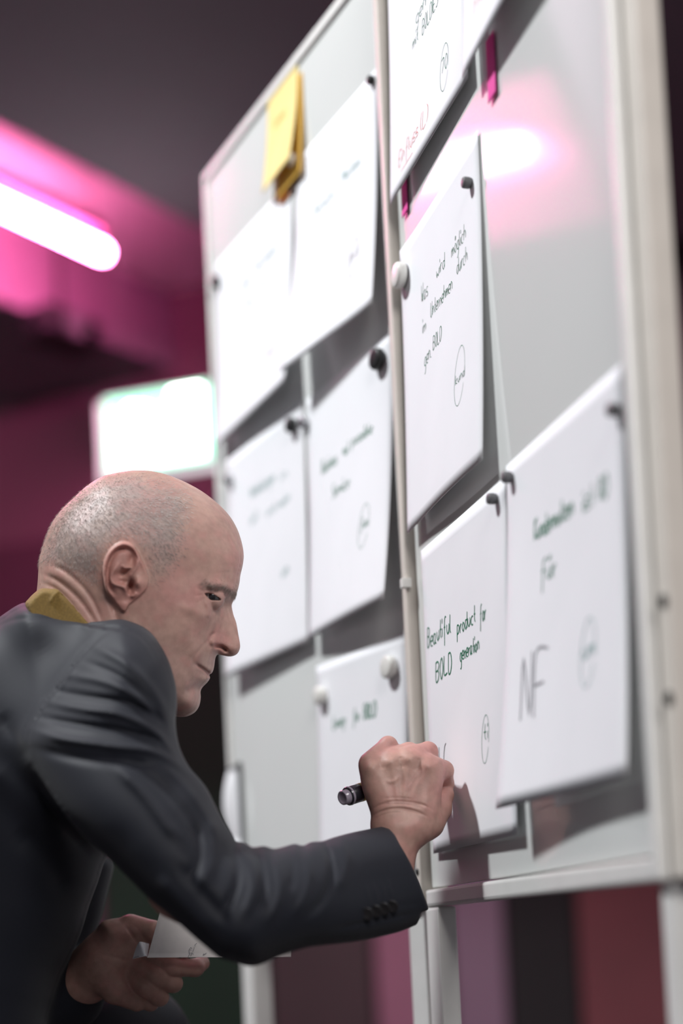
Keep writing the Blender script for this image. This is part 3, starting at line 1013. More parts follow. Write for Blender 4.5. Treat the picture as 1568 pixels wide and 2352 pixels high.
# --- right hand, closed round the marker
RH = [(833, 1752), (845, 1738), (866, 1729), (892, 1723), (919, 1716), (948, 1713), (972, 1719), (998, 1740), (1014, 1752), (1018, 1790), (1013, 1830), (1012, 1867),
      (1008.6, 1891), (1003.5, 1909), (991, 1928), (976, 1940), (957, 1962), (940, 2030), (880, 2030), (856, 1945), (850, 1898), (851, 1872), (844, 1848), (835, 1823),
      (829, 1800), (826.5, 1780), (828, 1766)]
RV = Vol(805, 1055, 1675, 2045, 1.265, 1.40, 1.8, 0.0009)
r_rel = relief(RV.X, RV.Y, lines=[
    ([(866, 1770), (884, 1810), (900, 1850)], 7, 0.5), ([(900, 1758), (908, 1800), (915, 1846)], 7, 0.8), ([(940, 1752), (932, 1800), (928, 1846)], 7, 0.9),
    ([(980, 1764), (956, 1806), (940, 1848)], 7, 0.7), ([(886, 1792), (897, 1796), (908, 1792), (918, 1780)], 4, 0.6), ([(962, 1772), (948, 1792), (938, 1815)], 4, 0.4),
    ([(872, 1738), (876, 1768)], 8, -1.2), ([(918, 1736), (920, 1766)], 8, -1.3), ([(962, 1740), (958, 1772)], 8, -1.2),
    ([(852, 1862), (868, 1850), (900, 1841), (940, 1842), (975, 1850), (1000, 1864)], 2.2, -0.75), ([(858, 1858), (880, 1848), (915, 1846), (950, 1850)], 1.8, -0.5),
    ([(855, 1874), (880, 1862), (915, 1857), (955, 1864), (985, 1878)], 2.4, -0.85), ([(862, 1880), (890, 1868), (925, 1865)], 1.8, -0.5),
    ([(856, 1868), (890, 1854), (930, 1852), (970, 1862)], 3.5, 0.6), ([(880, 1834), (915, 1832), (950, 1836)], 1.8, -0.4),
    ([(1010, 1790), (1004, 1840), (1002, 1880)], 7, 0.8),
], bumps=[(850, 1762, 15, 16, 3.0), (896, 1748, 15, 14, 2.4), (941, 1743, 16, 14, 2.6), (986, 1758, 17, 15, 3.0), (925, 1895, 36, 20, 2.4), (985, 1850, 16, 30, 2.0), (905, 1790, 30, 24, -0.8)])
palm = inflate(RV, RH, [(850, 1760, .019), (930, 1760, .021), (990, 1770, .021), (930, 1840, .023), (990, 1870, .024), (930, 1920, .026), (930, 1990, .027)],
               [(850, 1770, 34), (930, 1800, 46), (1000, 1800, 34), (930, 1920, 60)], [(840, 1760, 1.333), (1000, 1760, 1.336), (930, 1900, 1.330), (930, 2000, 1.322)], r_rel, soft=3)
fingers = [
    [(851, 1754, 1.331, .0112), (891, 1712.5, 1.340, .0086), (907, 1752, 1.367, .0080), (890, 1796, 1.370, .0068)],       # little
    [(896, 1746, 1.330, .0108), (938, 1728, 1.345, .0090), (950, 1768, 1.375, .0086), (930, 1812, 1.374, .0075)],         # ring
    [(941, 1744, 1.330, .0112), (982, 1727, 1.346, .0094), (992, 1768, 1.377, .0088), (972, 1808, 1.376, .0078)],         # middle
    [(984, 1762, 1.330, .0114), (1018, 1770, 1.347, .0094), (1022, 1800, 1.362, .0082), (1006, 1812, 1.3725, .0072)],       # index
    [(985, 1890, 1.335, .0150), (1008, 1858, 1.350, .0118), (1019, 1826, 1.359, .0092), (1015, 1800, 1.368, .0080)],        # thumb
]
fg = None
for ch in fingers:
    c1 = capsules(RV, ch)
    fg = c1 if fg is None else smin(fg, c1, 0.0022)
RV.G = smin(palm, fg, 0.0055)
r_lat, r_w, r_q = finish(RV, 1)

# --- left hand holding the note card
LH = [(206, 2205), (216, 2176), (224, 2140), (233, 2118), (261, 2109.5), (294, 2108), (330, 2113), (362, 2122), (375, 2150), (352, 2195), (318, 2210), (300, 2235), (284, 2270),
      (262, 2286), (246, 2280), (228, 2264), (211, 2238)]
LV = Vol(110, 490, 2085, 2345, 1.345, 1.475, 2.2, 0.0011)
l_rel = relief(LV.X, LV.Y, lines=[
    ([(290, 2130), (305, 2150), (318, 2172)], 4, -1.4), ([(305, 2122), (322, 2140), (335, 2160)], 4, -1.0), ([(222, 2190), (250, 2196), (285, 2205), (300, 2210)], 5, -1.6),
    ([(236, 2215), (262, 2222), (286, 2218)], 12, 1.5),
], bumps=[(255, 2140, 30, 24, 2.0), (248, 2240, 26, 26, 2.2)])
lp = inflate(LV, LH, [(250, 2150, .023), (330, 2140, .018), (250, 2250, .021)], [(260, 2180, 42), (340, 2140, 26), (250, 2260, 30)], [(250, 2150, 1.418), (350, 2150, 1.422), (250, 2260, 1.422)], l_rel, soft=3)
lf = None
for ch in [
    [(318, 2186, 1.418, .0105), (395, 2222, 1.403, .0096), (448, 2223, 1.409, .0086), (464, 2212, 1.424, .0076)],         # index, under the card
    [(298, 2206, 1.418, .0110), (360, 2243, 1.401, .0102), (397, 2258, 1.407, .0093), (396, 2240, 1.430, .0080)],         # middle
    [(290, 2232, 1.418, .0108), (338, 2270, 1.401, .0101), (366, 2290, 1.407, .0090), (352, 2270, 1.430, .0080)],         # ring
    [(286, 2258, 1.424, .0095), (320, 2290, 1.414, .0084), (345, 2304, 1.416, .0078), (336, 2288, 1.432, .0070)],         # little
    [(300, 2128, 1.416, .0125), (352, 2140, 1.409, .0108), (392, 2160, 1.408, .0096), (425, 2182, 1.409, .0082)],          # thumb, behind the card
]:
    c1 = capsules(LV, ch)
    lf = c1 if lf is None else smin(lf, c1, 0.0012)
heel = capsules(LV, [(232, 2222, 1.412, .0205), (266, 2272, 1.409, .0150), (314, 2303, 1.411, .0090)])
LV.G = smin(smin(lp, heel, 0.003), lf, 0.0035)
LV.G = smin(LV.G, capsules(LV, [(238, 2200, 1.422, .026), (190, 2248, 1.432, .027), (130, 2290, 1.445, .028)]), 0.012)
l_lat, l_w, l_q = finish(LV, 1)

# --- trunk and arms under the clothes (coarse)
TV = Vol(-300, 1000, 1480, 2760, 1.12, 1.62, 13, 0.011)
TV.G = capsules(TV, [(180, 1560, 1.37, .055), (60, 1760, 1.40, .075), (-120, 2250, 1.41, .075), (-180, 2640, 1.41, .075)])
for ch in ([(150, 1620, 1.34, .045), (240, 1640, 1.272, .036), (300, 1820, 1.235, .034), (420, 2030, 1.197, .032), (530, 2090, 1.190, .030), (720, 2055, 1.228, .028), (860, 2012, 1.288, .024), (905, 1992, 1.315, .018)],
           [(60, 1650, 1.46, .05), (0, 1800, 1.52, .042), (-60, 2280, 1.52, .038), (180, 2255, 1.432, .022)]):
    TV.G = smin(TV.G, capsules(TV, ch), 0.02)
t_lat, t_w, t_q = finish(TV, 1)

parts = [(h_lat, h_w, h_q), (r_lat, r_w, r_q), (l_lat, l_w, l_q), (t_lat, t_w, t_q)]
# the four volumes are joined to one skin under the clothes: neck, wrist and wrist each to the trunk
bw, bq, bl, off = [], [], [], 0
for la, w_, q_ in parts:
    bw.append(w_)
    bq.append(q_ + off)
    bl.append(la)
    off += len(w_)
bw, bq, bl = np.concatenate(bw), np.concatenate(bq), np.concatenate(bl)
fc_ = bw[bq].mean(1)
own = np.concatenate([np.full(len(p_[2]), i) for i, p_ in enumerate(parts)])
drop, extra = [], []
for i, hp in ((0, at(150, 1690, 1.37)), (1, at(915, 2020, 1.325)), (2, at(135, 2290, 1.445))):
    fa = np.where(own == i)[0]
    fa = fa[np.argmin(((fc_[fa] - hp) ** 2).sum(1))]
    tr = np.setdiff1d(np.where(own == 3)[0], drop)
    tr = tr[np.argmin(((fc_[tr] - fc_[fa]) ** 2).sum(1))]
    drop += [fa, tr]
    A_, B_ = bq[fa], bq[tr][::-1]
    k_ = min(range(4), key=lambda r_: ((bw[A_] - bw[np.roll(B_, r_)]) ** 2).sum())
    B_ = np.roll(B_, k_)
    extra += [(A_[j], A_[(j + 1) % 4], B_[(j + 1) % 4], B_[j]) for j in range(4)]
bq = np.concatenate([np.delete(bq, drop, axis=0), np.array(extra)])
M_SKIN = mat('skin', (0.45, 0.27, 0.22), rough=0.48, spec=0.4, noise=(140, 0.10), bump=(900, 0.22, 0.0006), sss=(0.12, 0.006), attr='tint')
body = link('body', bw, bq, M_SKIN, man)


# complexion: where the skin itself is redder, greyer (stubble) or paler; brow shadow is painted in too
def bell(x, y, cx, cy, rx, ry):
    return np.exp(-((x - cx) / rx) ** 2 - ((y - cy) / ry) ** 2)


bx, by, bz = bl[:, 0], bl[:, 1], bl[:, 2]
col = np.tile(np.array([0.425, 0.255, 0.210]), (len(bl), 1))
rngn = np.random.default_rng(3)


def toward(target, w):
    global col
    w = np.clip(w, 0, 1)[:, None]
    col = col * (1 - w) + np.array(target) * w


HAIR = [(88, 1300), (92, 1277), (104, 1238), (119, 1202), (142, 1170), (198, 1117), (250, 1092), (330, 1086), (400, 1104), (438, 1130), (446, 1165), (436, 1205), (428, 1245),
        (420, 1285), (400, 1312), (372, 1330), (350, 1350), (338, 1330), (334, 1290), (318, 1258), (300, 1240), (272, 1242), (250, 1258), (238, 1290), (232, 1320), (225, 1350),
        (190, 1335), (150, 1312), (110, 1300)]
isb = np.arange(len(bl)) < len(h_lat)
hd = np.full(len(bl), -99.0)
hd[isb] = poly_dist(bx[isb].astype(np.float32), by[isb].astype(np.float32), spline(HAIR, 4, True))
toward((0.33, 0.265, 0.245), isb * np.clip(hd / np.where(bx > 330, 55, 30), 0, 1) * 0.8)
toward((0.46, 0.20, 0.185), isb * (0.55 * bell(bx, by, 420, 1365, 70, 55) + 0.5 * bell(bx, by, 500, 1470, 26, 34) + 0.35 * bell(bx, by, 545, 1280, 16, 30)))
de_ = np.full(len(bl), -99.0)
de_[isb] = poly_dist(bx[isb].astype(np.float32), by[isb].astype(np.float32), spline(EAR, 4, True))
toward((0.50, 0.235, 0.20), isb * np.clip(de_ / 6, 0, 1) * 0.6)
toward((0.34, 0.235, 0.215), isb * 0.45 * np.clip(bell(bx, by, 430, 1590, 60, 60) + bell(bx, by, 478, 1520, 22, 16) + bell(bx, by, 350, 1500, 60, 50), 0, 1))
lp_d = np.full(len(bl), 99.0)
lp_d[isb] = line_dist(bx[isb], by[isb], [(456, 1530), (468, 1540), (484, 1549)])[0]
toward((0.36, 0.165, 0.16), np.exp(-(lp_d / 7) ** 2) * 0.6)
lp_d[isb] = line_dist(bx[isb], by[isb], [(470, 1342), (490, 1348), (516, 1351), (538, 1368)])[0]
toward((0.16, 0.12, 0.10), np.exp(-(lp_d / 9) ** 2) * 0.62)
toward((0.27, 0.175, 0.15), isb * 0.6 * np.maximum(bell(bx, by, 510, 1376, 18, 13), bell(bx, by, 496, 1395, 13, 13)))  # lash darkness and brow shadow painted into the eye socket's colour
toward((0.40, 0.215, 0.175), (~isb) * 0.35)
mott = np.zeros(len(bl))
for i in range(26):
    kv = rngn.normal(0, 1, 3) * rngn.uniform(40, 330)
    mott += np.sin(bw @ kv + rngn.uniform(0, 6.28)) * 0.2
toward((0.49, 0.225, 0.20), np.clip(mott, 0, 1) * 0.30)
toward((0.47, 0.315, 0.25), np.clip(-mott, 0, 1) * 0.28)
rh = (~isb) & (bx > 800)
toward((0.47, 0.22, 0.20), rh * (bell(bx, by, 885, 1712, 34, 22) + bell(bx, by, 985, 1718, 40, 22) + bell(bx, by, 1022, 1800, 18, 60)) * 0.7)
ca = body.data.color_attributes.new('tint', 'FLOAT_COLOR', 'POINT')
ca.data.foreach_set('color', np.c_[col, np.ones(len(col))].astype(np.float32).ravel())


# --- cropped hair: tiny tapered bristles on the scalp
def normals(w, q):
    n = np.zeros_like(w)
    fn = np.cross(w[q[:, 2]] - w[q[:, 0]], w[q[:, 3]] - w[q[:, 1]])
    for i in range(4):
        np.add.at(n, q[:, i], fn)
    return n / np.maximum(np.linalg.norm(n, axis=1), 1e-12)[:, None]


hn = normals(h_w, h_q)


def bristles(name, material, weight, count, length, width, flow, lift, seed, label=None):
    rg = np.random.default_rng(seed)
    pr_ = np.maximum(weight, 0)
    ids = rg.choice(len(h_w), count, p=pr_ / pr_.sum())
    n = hn[ids]
    p = h_w[ids] + rg.normal(0, 0.0006, (count, 3))
    p -= n * (np.einsum('ij,ij->i', p - h_w[ids], n)[:, None] + 0.0002)
    fl = flow(h_lat[ids]) + rg.normal(0, 0.35, (count, 3))
    fl -= n * np.einsum('ij,ij->i', fl, n)[:, None]
    fl /= np.maximum(np.linalg.norm(fl, axis=1), 1e-9)[:, None]
    d = n * lift + fl
    d /= np.linalg.norm(d, axis=1)[:, None]
    L = length * rg.uniform(0.6, 1.25, count)[:, None]
    t = np.cross(d, n)
    t /= np.maximum(np.linalg.norm(t, axis=1), 1e-9)[:, None]
    b = np.cross(d, t)
    wd = width * rg.uniform(0.7, 1.2, count)[:, None]
    V_ = np.stack([p + t * wd, p - t * wd * 0.5 + b * wd * 0.85, p - t * wd * 0.5 - b * wd * 0.85, p + d * L], 1).reshape(-1, 3)
    k = np.arange(count)[:, None] * 4
    Fq = np.concatenate([k + np.array([0, 1, 3]), k + np.array([1, 2, 3]), k + np.array([2, 0, 3])])
    o = link(name, V_, Fq, material, man, False)
    tag(o, label, kind='stuff')
    return o


M_HAIR = mat('cropped_grey_hair', (0.44, 0.395, 0.37), rough=0.62, spec=0.25, noise=(300, 0.3))
M_BROW = mat('brow_hair', (0.20, 0.16, 0.135), rough=0.6, noise=(300, 0.3))


def to3(dx, dy, dz):
    return _R * dx - _U * dy + _F * dz


wh = np.clip(hd[:len(h_lat)] / np.where(h_lat[:, 0] > 330, 45, 22) + 0.15, 0, 1) * (hd[:len(h_lat)] > -8)
wh = wh * np.where(h_lat[:, 1] < 1140, 0.45, 1.0)


def flow_scalp(l):
    a = np.clip((l[:, 0] - 120) / 280, 0, 1)
    return to3(0, 0, 0) + np.outer(0.25 + 0.55 * a, to3(1, 0, 0)) + np.outer(np.full(len(l), 0.8), to3(0, 1, 0))


bristles('cropped_hair', M_HAIR, wh, 21000, 0.0036, 0.00014, flow_scalp, 0.55, 11, 'cropped grey hair')
bd_ = line_dist(h_lat[:, 0], h_lat[:, 1], [(472, 1341), (490, 1346), (516, 1349), (537, 1366)])[0]
bristles('eyebrow', M_BROW, np.exp(-(bd_ / 7) ** 2) * (bd_ < 14), 620, 0.0050, 0.00012, lambda l: np.outer(np.ones(len(l)), to3(-0.9, 0.25, 0)), 0.35, 12, 'grey brown eyebrow')

# --- eye
M_EYEW = mat('eye_white', (0.34, 0.30, 0.29), rough=0.15)  # white of the eye darkened: the shadow over it is put into the colour
M_IRIS = mat('iris_dark', (0.016, 0.016, 0.017), rough=0.1)
ec = at(*EYE)
ed = to3(0.36, 0.10, -0.92)
ed = ed / np.linalg.norm(ed)
eye = lathe('eye', ec, ed, [(-0.0116, 0.0005)] + [(-0.0116 * math.cos(a), 0.0116 * math.sin(a)) for a in np.linspace(0.25, 2.55, 14)] + [(0.0104, 0.0045)], M_EYEW, body, 24)
lathe('iris', ec, ed, [(0.0100, 0.0055), (0.0108, 0.0048), (0.0117, 0.0028), (0.0120, 0.0004)], M_IRIS, eye, 20)

# --- jacket: trunk and right sleeve in one field
TORSO = [(-340, 1580), (-190, 1482), (-80, 1443), (-20, 1428), (12, 1408), (38, 1391), (60, 1384), (96, 1388), (134, 1400), (172, 1415), (207, 1428), (245, 1434), (290, 1442),
         (330, 1462), (362, 1510), (372, 1600), (350, 1720), (318, 1830), (284, 1910), (246, 1966), (224, 2029), (205, 2080), (186, 2143), (160, 2201), (138, 2246), (122, 2297),
         (108, 2352), (90, 2500), (80, 2760), (-340, 2760), (-380, 2400), (-400, 2000), (-380, 1750)]
SLEEVE = [(60, 1690), (84, 1640), (120, 1590), (160, 1535), (205, 1482), (250, 1448), (278, 1437), (300, 1439), (325, 1447), (347, 1463), (367, 1490), (384, 1519), (396, 1551), (404, 1583),
          (406, 1620), (403, 1652), (405, 1684), (414, 1722), (434, 1761), (459, 1790), (476, 1813), (492, 1845), (511, 1882), (533, 1917), (543, 1933), (561, 1936), (580, 1946), (606, 1943),
          (628, 1949.5), (650, 1945), (676, 1938), (695, 1942.5), (714, 1934), (740, 1932), (765, 1923.5), (804, 1913), (848, 1904), (880, 1898), (960, 1885), (1080, 1880), (1110, 2080),
          (985, 2113), (957, 2124), (918, 2140), (867, 2153), (816, 2163), (765, 2169), (714, 2175), (676, 2185), (638, 2198), (612, 2210), (587, 2219), (561, 2218), (536, 2210), (504, 2201),
          (472, 2175), (446, 2153), (414, 2124), (376, 2092), (344, 2067), (306, 2029), (274, 1997), (246, 1968), (198, 1927), (147, 1869), (96, 1786), (64, 1720)]
JV = Vol(-440, 1060, 1370, 2800, 1.08, 1.62, 4.6, 0.0027)


def c4(*p):
    return [(a / 1.568, 1340 + b / 1.568) for a, b in p]


SEAM = [(284, 1437), (253, 1449), (221, 1474), (190, 1506), (158, 1545), (134, 1578), (107, 1613), (83, 1653), (66, 1690), (72, 1735)]
FOLDS = [
    (c4((150, 425), (300, 452), (430, 472), (560, 535), (640, 640)), 11, 3.2), (c4((100, 525), (230, 560), (400, 585), (560, 608), (690, 690)), 12, 3.6),
    (c4((330, 225), (450, 285), (550, 385), (615, 500)), 13, 2.4), (c4((220, 330), (360, 350), (480, 400), (590, 480)), 10, 2.2),
    (c4((180, 385), (330, 410), (460, 432), (585, 500)), 9, -3.0), (c4((130, 480), (280, 508), (430, 530), (590, 575)), 10, -3.6), (c4((110, 590), (260, 625), (420, 640), (590, 660)), 14, -2.6),
    (c4((300, 280), (420, 330), (520, 410), (590, 510)), 8, -2.0),
    (c4((420, 660), (520, 760), (610, 880), (660, 930)), 16, 2.6), (c4((480, 640), (590, 740), (680, 850), (730, 950)), 13, -2.2), (c4((560, 640), (660, 720), (740, 830), (800, 930)), 14, 2.4),
    (c4((760, 830), (770, 920), (760, 1010), (700, 1120)), 15, 3.0), (c4((700, 860), (715, 960), (690, 1060)), 12, -2.6),
    (c4((835, 925), (850, 1000), (850, 1090), (800, 1190)), 10, -4.2), (c4((880, 945), (905, 1030), (910, 1110), (870, 1210)), 11, 3.6), (c4((925, 950), (945, 1030), (950, 1120), (920, 1190)), 8, -4.0),
    (c4((985, 955), (1005, 1040), (1005, 1130), (960, 1230)), 10, 3.2), (c4((1035, 945), (1055, 1010), (1050, 1110)), 9, -3.0), (c4((1090, 945), (1110, 1010), (1105, 1110), (1060, 1200)), 10, 2.6),
    (c4((1160, 925), (1185, 980), (1195, 1050), (1165, 1130), (1110, 1200)), 8, -5.0), (c4((1215, 915), (1240, 965), (1245, 1030), (1220, 1110)), 11, 2.6),
    (c4((640, 1010), (740, 1130), (830, 1230)), 18, -2.0), (c4((560, 1060), (650, 1150), (760, 1260)), 22, 2.0),
    (c4((1318, 1085), (1330, 1150)), 3, 1.2), (c4((1345, 1078), (1358, 1142)), 3, 1.2), (c4((1372, 1070), (1385, 1134)), 3, 1.2), (c4((1395, 1062), (1408, 1126)), 3, 1.2),
    (c4((1290, 1190), (1400, 1165), (1530, 1150)), 5, -0.8), (c4((1200, 1245), (1350, 1215), (1510, 1185)), 4, -2.6),
]
TFOLDS = [(SEAM, 5.0, -2.6), ([(s0 - 9, s1 - 7) for s0, s1 in SEAM], 9, 1.2),
          ([(-60, 1452), (-10, 1440), (30, 1424), (80, 1419), (150, 1426), (215, 1433)], 4.5, -2.2), ([(20, 1404), (62, 1398), (110, 1404), (165, 1420)], 8, 1.5),
          (c4((0, 470), (60, 560), (120, 640)), 20, -3.0), (c4((-60, 640), (60, 760), (180, 860), (260, 960)), 30, 4.0), (c4((60, 880), (180, 1000), (240, 1120)), 26, -4.0), (c4((120, 720), (220, 860), (330, 980)), 16, -4.0)]
FOLDS = [(p_, w_ * (0.8 if 7 < w_ and p_[0][0] < 480 else 1), h_ * (1.75 if p_[0][0] < 480 else 1.1)) for p_, w_, h_ in FOLDS]
rel_s = relief(JV.X, JV.Y, FOLDS, [(560, 2150, 60, 50, 4.0), (330, 1560, 60, 60, 2.0)])
rel_t = relief(JV.X, JV.Y, TFOLDS)
gs = inflate(JV, SLEEVE, [(150, 1650, .070), (300, 1560, .066), (330, 1750, .066), (430, 2000, .062), (560, 2080, .058), (700, 2060, .052), (860, 2020, .046), (960, 2000, .043), (1060, 1980, .042)],
             [(180, 1650, 150), (300, 1600, 145), (330, 1780, 140), (450, 2010, 135), (560, 2080, 130), (700, 2060, 116), (860, 2020, 112), (1000, 2000, 105)],
             [(150, 1620, 1.262), (300, 1520, 1.262), (330, 1760, 1.225), (460, 2020, 1.190), (560, 2120, 1.185), (720, 2060, 1.225), (860, 2020, 1.285), (940, 1985, 1.318), (1040, 1980, 1.35)], rel_s, soft=2)
CUFF = [(876, 1880), (880, 1900), (894, 1904), (906, 1917), (918, 1940), (931, 1962), (943, 1984), (963, 2029), (985, 2090), (967, 2094), (964, 2108), (957, 2124), (950, 2200), (1300, 2200), (1300, 1850)]
cut = poly_dist(JV.X, JV.Y, CUFF) / JV.k
gs = np.maximum(gs, cut[..., None])
gt = inflate(JV, TORSO, [(100, 1500, .115), (250, 1560, .135), (-150, 1600, .115), (0, 1900, .130), (150, 2100, .120), (-100, 2400, .130)],
             [(60, 1392, 50), (134, 1404, 46), (196, 1430, 60), (245, 1445, 120), (300, 1455, 175), (350, 1500, 185), (-80, 1450, 130), (-200, 1500, 220), (100, 1500, 180), (250, 1600, 190), (-150, 1650, 240), (0, 1950, 240), (100, 2250, 200)], [(100, 1450, 1.385), (250, 1500, 1.385), (0, 2000, 1.40), (0, 2400, 1.41)], rel_t, soft=3)
FRONT = [(160, 1950), (225, 1955), (250, 1966), (262, 1985), (249, 2041), (233, 2105), (210, 2169), (180, 2240), (160, 2300), (150, 2400), (140, 2700), (-100, 2700), (-100, 1980)]
gf = inflate(JV, FRONT, [(100, 2200, .045)], [(150, 2100, 60)], [(100, 2200, 1.49)], None)
gl = capsules(JV, [(-20, 1620, 1.50, .065), (-60, 1800, 1.53, .060), (-80, 2300, 1.53, .056), (150, 2282, 1.448, .040)])
JV.G = smin(smin(gt, gf, 0.01), gl, 0.02)
JV.G = smin(JV.G, gs, 0.045)
j_lat, j_w, j_q = finish(JV, 1)
ii = [np.clip(np.round((j_lat[:, i] - a0) / st).astype(int), 0, n - 1) for i, (a0, st, n) in
      enumerate(((JV.x[0], JV.step, len(JV.x)), (JV.y[0], JV.step, len(JV.y)), (JV.z[0], JV.dz, len(JV.z))))]
is_s = (gs[ii[0], ii[1], ii[2]] < gt[ii[0], ii[1], ii[2]]) & (poly_dist(j_lat[:, 0].astype(np.float32), j_lat[:, 1].astype(np.float32), SEAM + [(60, 1800), (246, 1990), (560, 2300), (1200, 2300), (1200, 1300), (300, 1300)]) > 0)
is_s &= j_lat[:, 2] < 1.40
fs_ = is_s[j_q].sum(1) >= 2
M_SUIT = mat('navy_suit_wool', (0.0090, 0.0104, 0.0168), rough=0.64, spec=0.24, sheen=0.07, noise=(900, 0.12), bump=(1800, 0.12, 0.0004))


j_n = normals(j_w, j_q)


def submesh(name, w, q, mk, material, parent):
    qq = q[mk]
    u, inv = np.unique(qq, return_inverse=True)
    o = link(name, w[u], inv.reshape(qq.shape), material, parent)
    o.data.normals_split_custom_set_from_vertices(j_n[u].tolist())     # shading runs on across the armhole seam
    return o


jacket = submesh('jacket', j_w, j_q, ~fs_, M_SUIT, man)
sleeve = submesh('sleeve', j_w, j_q, fs_, M_SUIT, jacket)
del JV, gs, gt, gf, gl
M_BUTTON = mat('dark_horn_button', (0.016, 0.015, 0.016), rough=0.3, noise=(200, 0.2))
BN = to3(-0.10, 0.22, -1.0)
for (x_, y_) in ((843, 2098), (862.5, 2092), (881.5, 2086.5), (900, 2081)):
    # front surface of the sleeve under the button
    dd = (j_lat[:, 0] - x_) ** 2 + (j_lat[:, 1] - y_) ** 2
    nr = np.where(dd < 40)[0]
    zf = j_lat[nr, 2].min()
    lathe('button', at(x_, y_, zf + 0.0003), BN, [(0, 0.0046), (0.0010, 0.0056), (0.0020, 0.0056), (0.0024, 0.0050), (0.0020, 0.0038), (0.0017, 0.0)], M_BUTTON, jacket, 24)

# --- mustard shirt collar standing out of the jacket
SC = [(58, 1392), (66, 1375), (80, 1361), (95, 1350.5), (113, 1349.5), (130, 1349.5), (140, 1355), (166, 1380), (187, 1404), (214, 1433), (228, 1456), (205, 1480), (140, 1470), (80, 1440)]
CV = Vol(40, 250, 1330, 1500, 1.27, 1.46, 2.4, 0.0012)
CV.G = inflate(CV, SC, [(100, 1370, .0555), (180, 1420, .0605), (140, 1460, .062)], [(130, 1400, 9)], [(300, 1200, 1.365), (300, 1600, 1.362), (90, 1350, 1.358)],
               relief(CV.X, CV.Y, [([(139, 1355), (124, 1368), (116, 1385)], 4, 1.6), ([(100, 1358), (140, 1366), (180, 1410)], 3, -0.8)]), soft=2)
c_lat, c_w, c_q = finish(CV, 1)
M_SHIRT = mat('mustard_shirt_cotton', (0.185, 0.115, 0.026), rough=0.85, noise=(500, 0.18), bump=(1500, 0.3, 0.0004))
link('shirt_collar', c_w, c_q, M_SHIRT, man)

# --- trousers and shoes (mostly below the frame)
PV = Vol(-760, 700, 2240, 3760, 1.14, 1.84, 14, 0.010)
PV.G = capsules(PV, [(-170, 2640, 1.42, .115), (-150, 2720, 1.42, .12)])
PV.G = smin(PV.G, capsules(PV, [(-110, 2740, 1.48, .095), (290, 2405, 1.545, .072), (300, 2420, 1.55, .070), (270, 3380, 1.60, .052)]), 0.03)
PV.G = smin(PV.G, capsules(PV, [(-140, 2760, 1.34, .10), (60, 3520, 1.31, .068), (40, 3540, 1.31, .066), (-560, 3560, 1.36, .05)]), 0.03)
p_lat, p_w, p_q = finish(PV, 2)
p_w[:, 2] = np.maximum(p_w[:, 2], 0.004)
M_TROU = mat('dark_trouser_wool', (0.012, 0.0135, 0.021), rough=0.7, noise=(700, 0.15), bump=(1500, 0.15, 0.0004))
link('trousers', p_w, p_q, M_TROU, man)
M_SHOE = mat('black_leather', (0.012, 0.011, 0.011), rough=0.3, noise=(80, 0.2))
for nm, chain in (('shoe', [(255, 3380, 1.61, .036), (300, 3390, 1.61, .040), (470, 3405, 1.60, .030)]), ('shoe', [(-560, 3560, 1.36, .036), (-610, 3500, 1.36, .038), (-590, 3640, 1.36, .030)])):
    xs, ys = [c_[0] for c_ in chain], [c_[1] for c_ in chain]
    zc = chain[0][2]
    SV = Vol(min(xs) - 120, max(xs) + 120, min(ys) - 120, max(ys) + 140, zc - 0.06, zc + 0.06, 7, 0.004)
    SV.G = capsules(SV, chain)
    s_lat, s_w, s_q = finish(SV, 1)
    s_w[:, 2] = np.maximum(s_w[:, 2], 0.001)
    link(nm, s_w, s_q, M_SHOE, man)

# ------------------------------------------------------------------ marker and note card
tip = SH9_PT(0.036 / 0.232, 0.2285 / 0.312)
tail = at(786, 1833, 1.3300)
mk_d = tip - tail
mk_L = float(np.linalg.norm(mk_d))
mk_d = mk_d / mk_L
M_CLEAR = mat('clear_violet_plastic', (0.46, 0.40, 0.48), rough=0.12, noise=(90, 0.1), trans=0.35)
M_MBODY = mat('dark_marker_body', (0.018, 0.018, 0.024), rough=0.25, coat=0.5, noise=(90, 0.1))
M_MLAB = mat('yellow_marker_label', (0.60, 0.42, 0.06), rough=0.4)
mk = empty('marker_pen', tail, 'black marker pen with clear end gripped in the writing hand', 'marker')
lathe('body', tail + mk_d * 0.006, mk_d, [(0, 0.0078), (0.001, 0.0088), (0.022, 0.0088), (mk_L - 0.032, 0.0088), (mk_L - 0.028, 0.0070), (mk_L - 0.014, 0.0055)], M_MBODY, mk, 28)
lathe('end_plug', tail, mk_d, [(0.001, 0.0035), (0.0004, 0.0050), (-0.0004, 0.0062), (0.0004, 0.0069), (0.007, 0.0071), (0.0072, 0.0089), (0.0090, 0.0092), (0.0095, 0.0089)], M_CLEAR, mk, 28)
lathe('label_band', tail + mk_d * 0.021, mk_d, [(0, 0.0088), (0.0001, 0.00895), (0.006, 0.00895), (0.0061, 0.0088)], M_MLAB, mk, 28)
lathe('nib', tail + mk_d * (mk_L - 0.010), mk_d, [(-0.002, 0.0030), (0.004, 0.0026), (0.010, 0.0012)], M_BLACKINK, mk, 14)

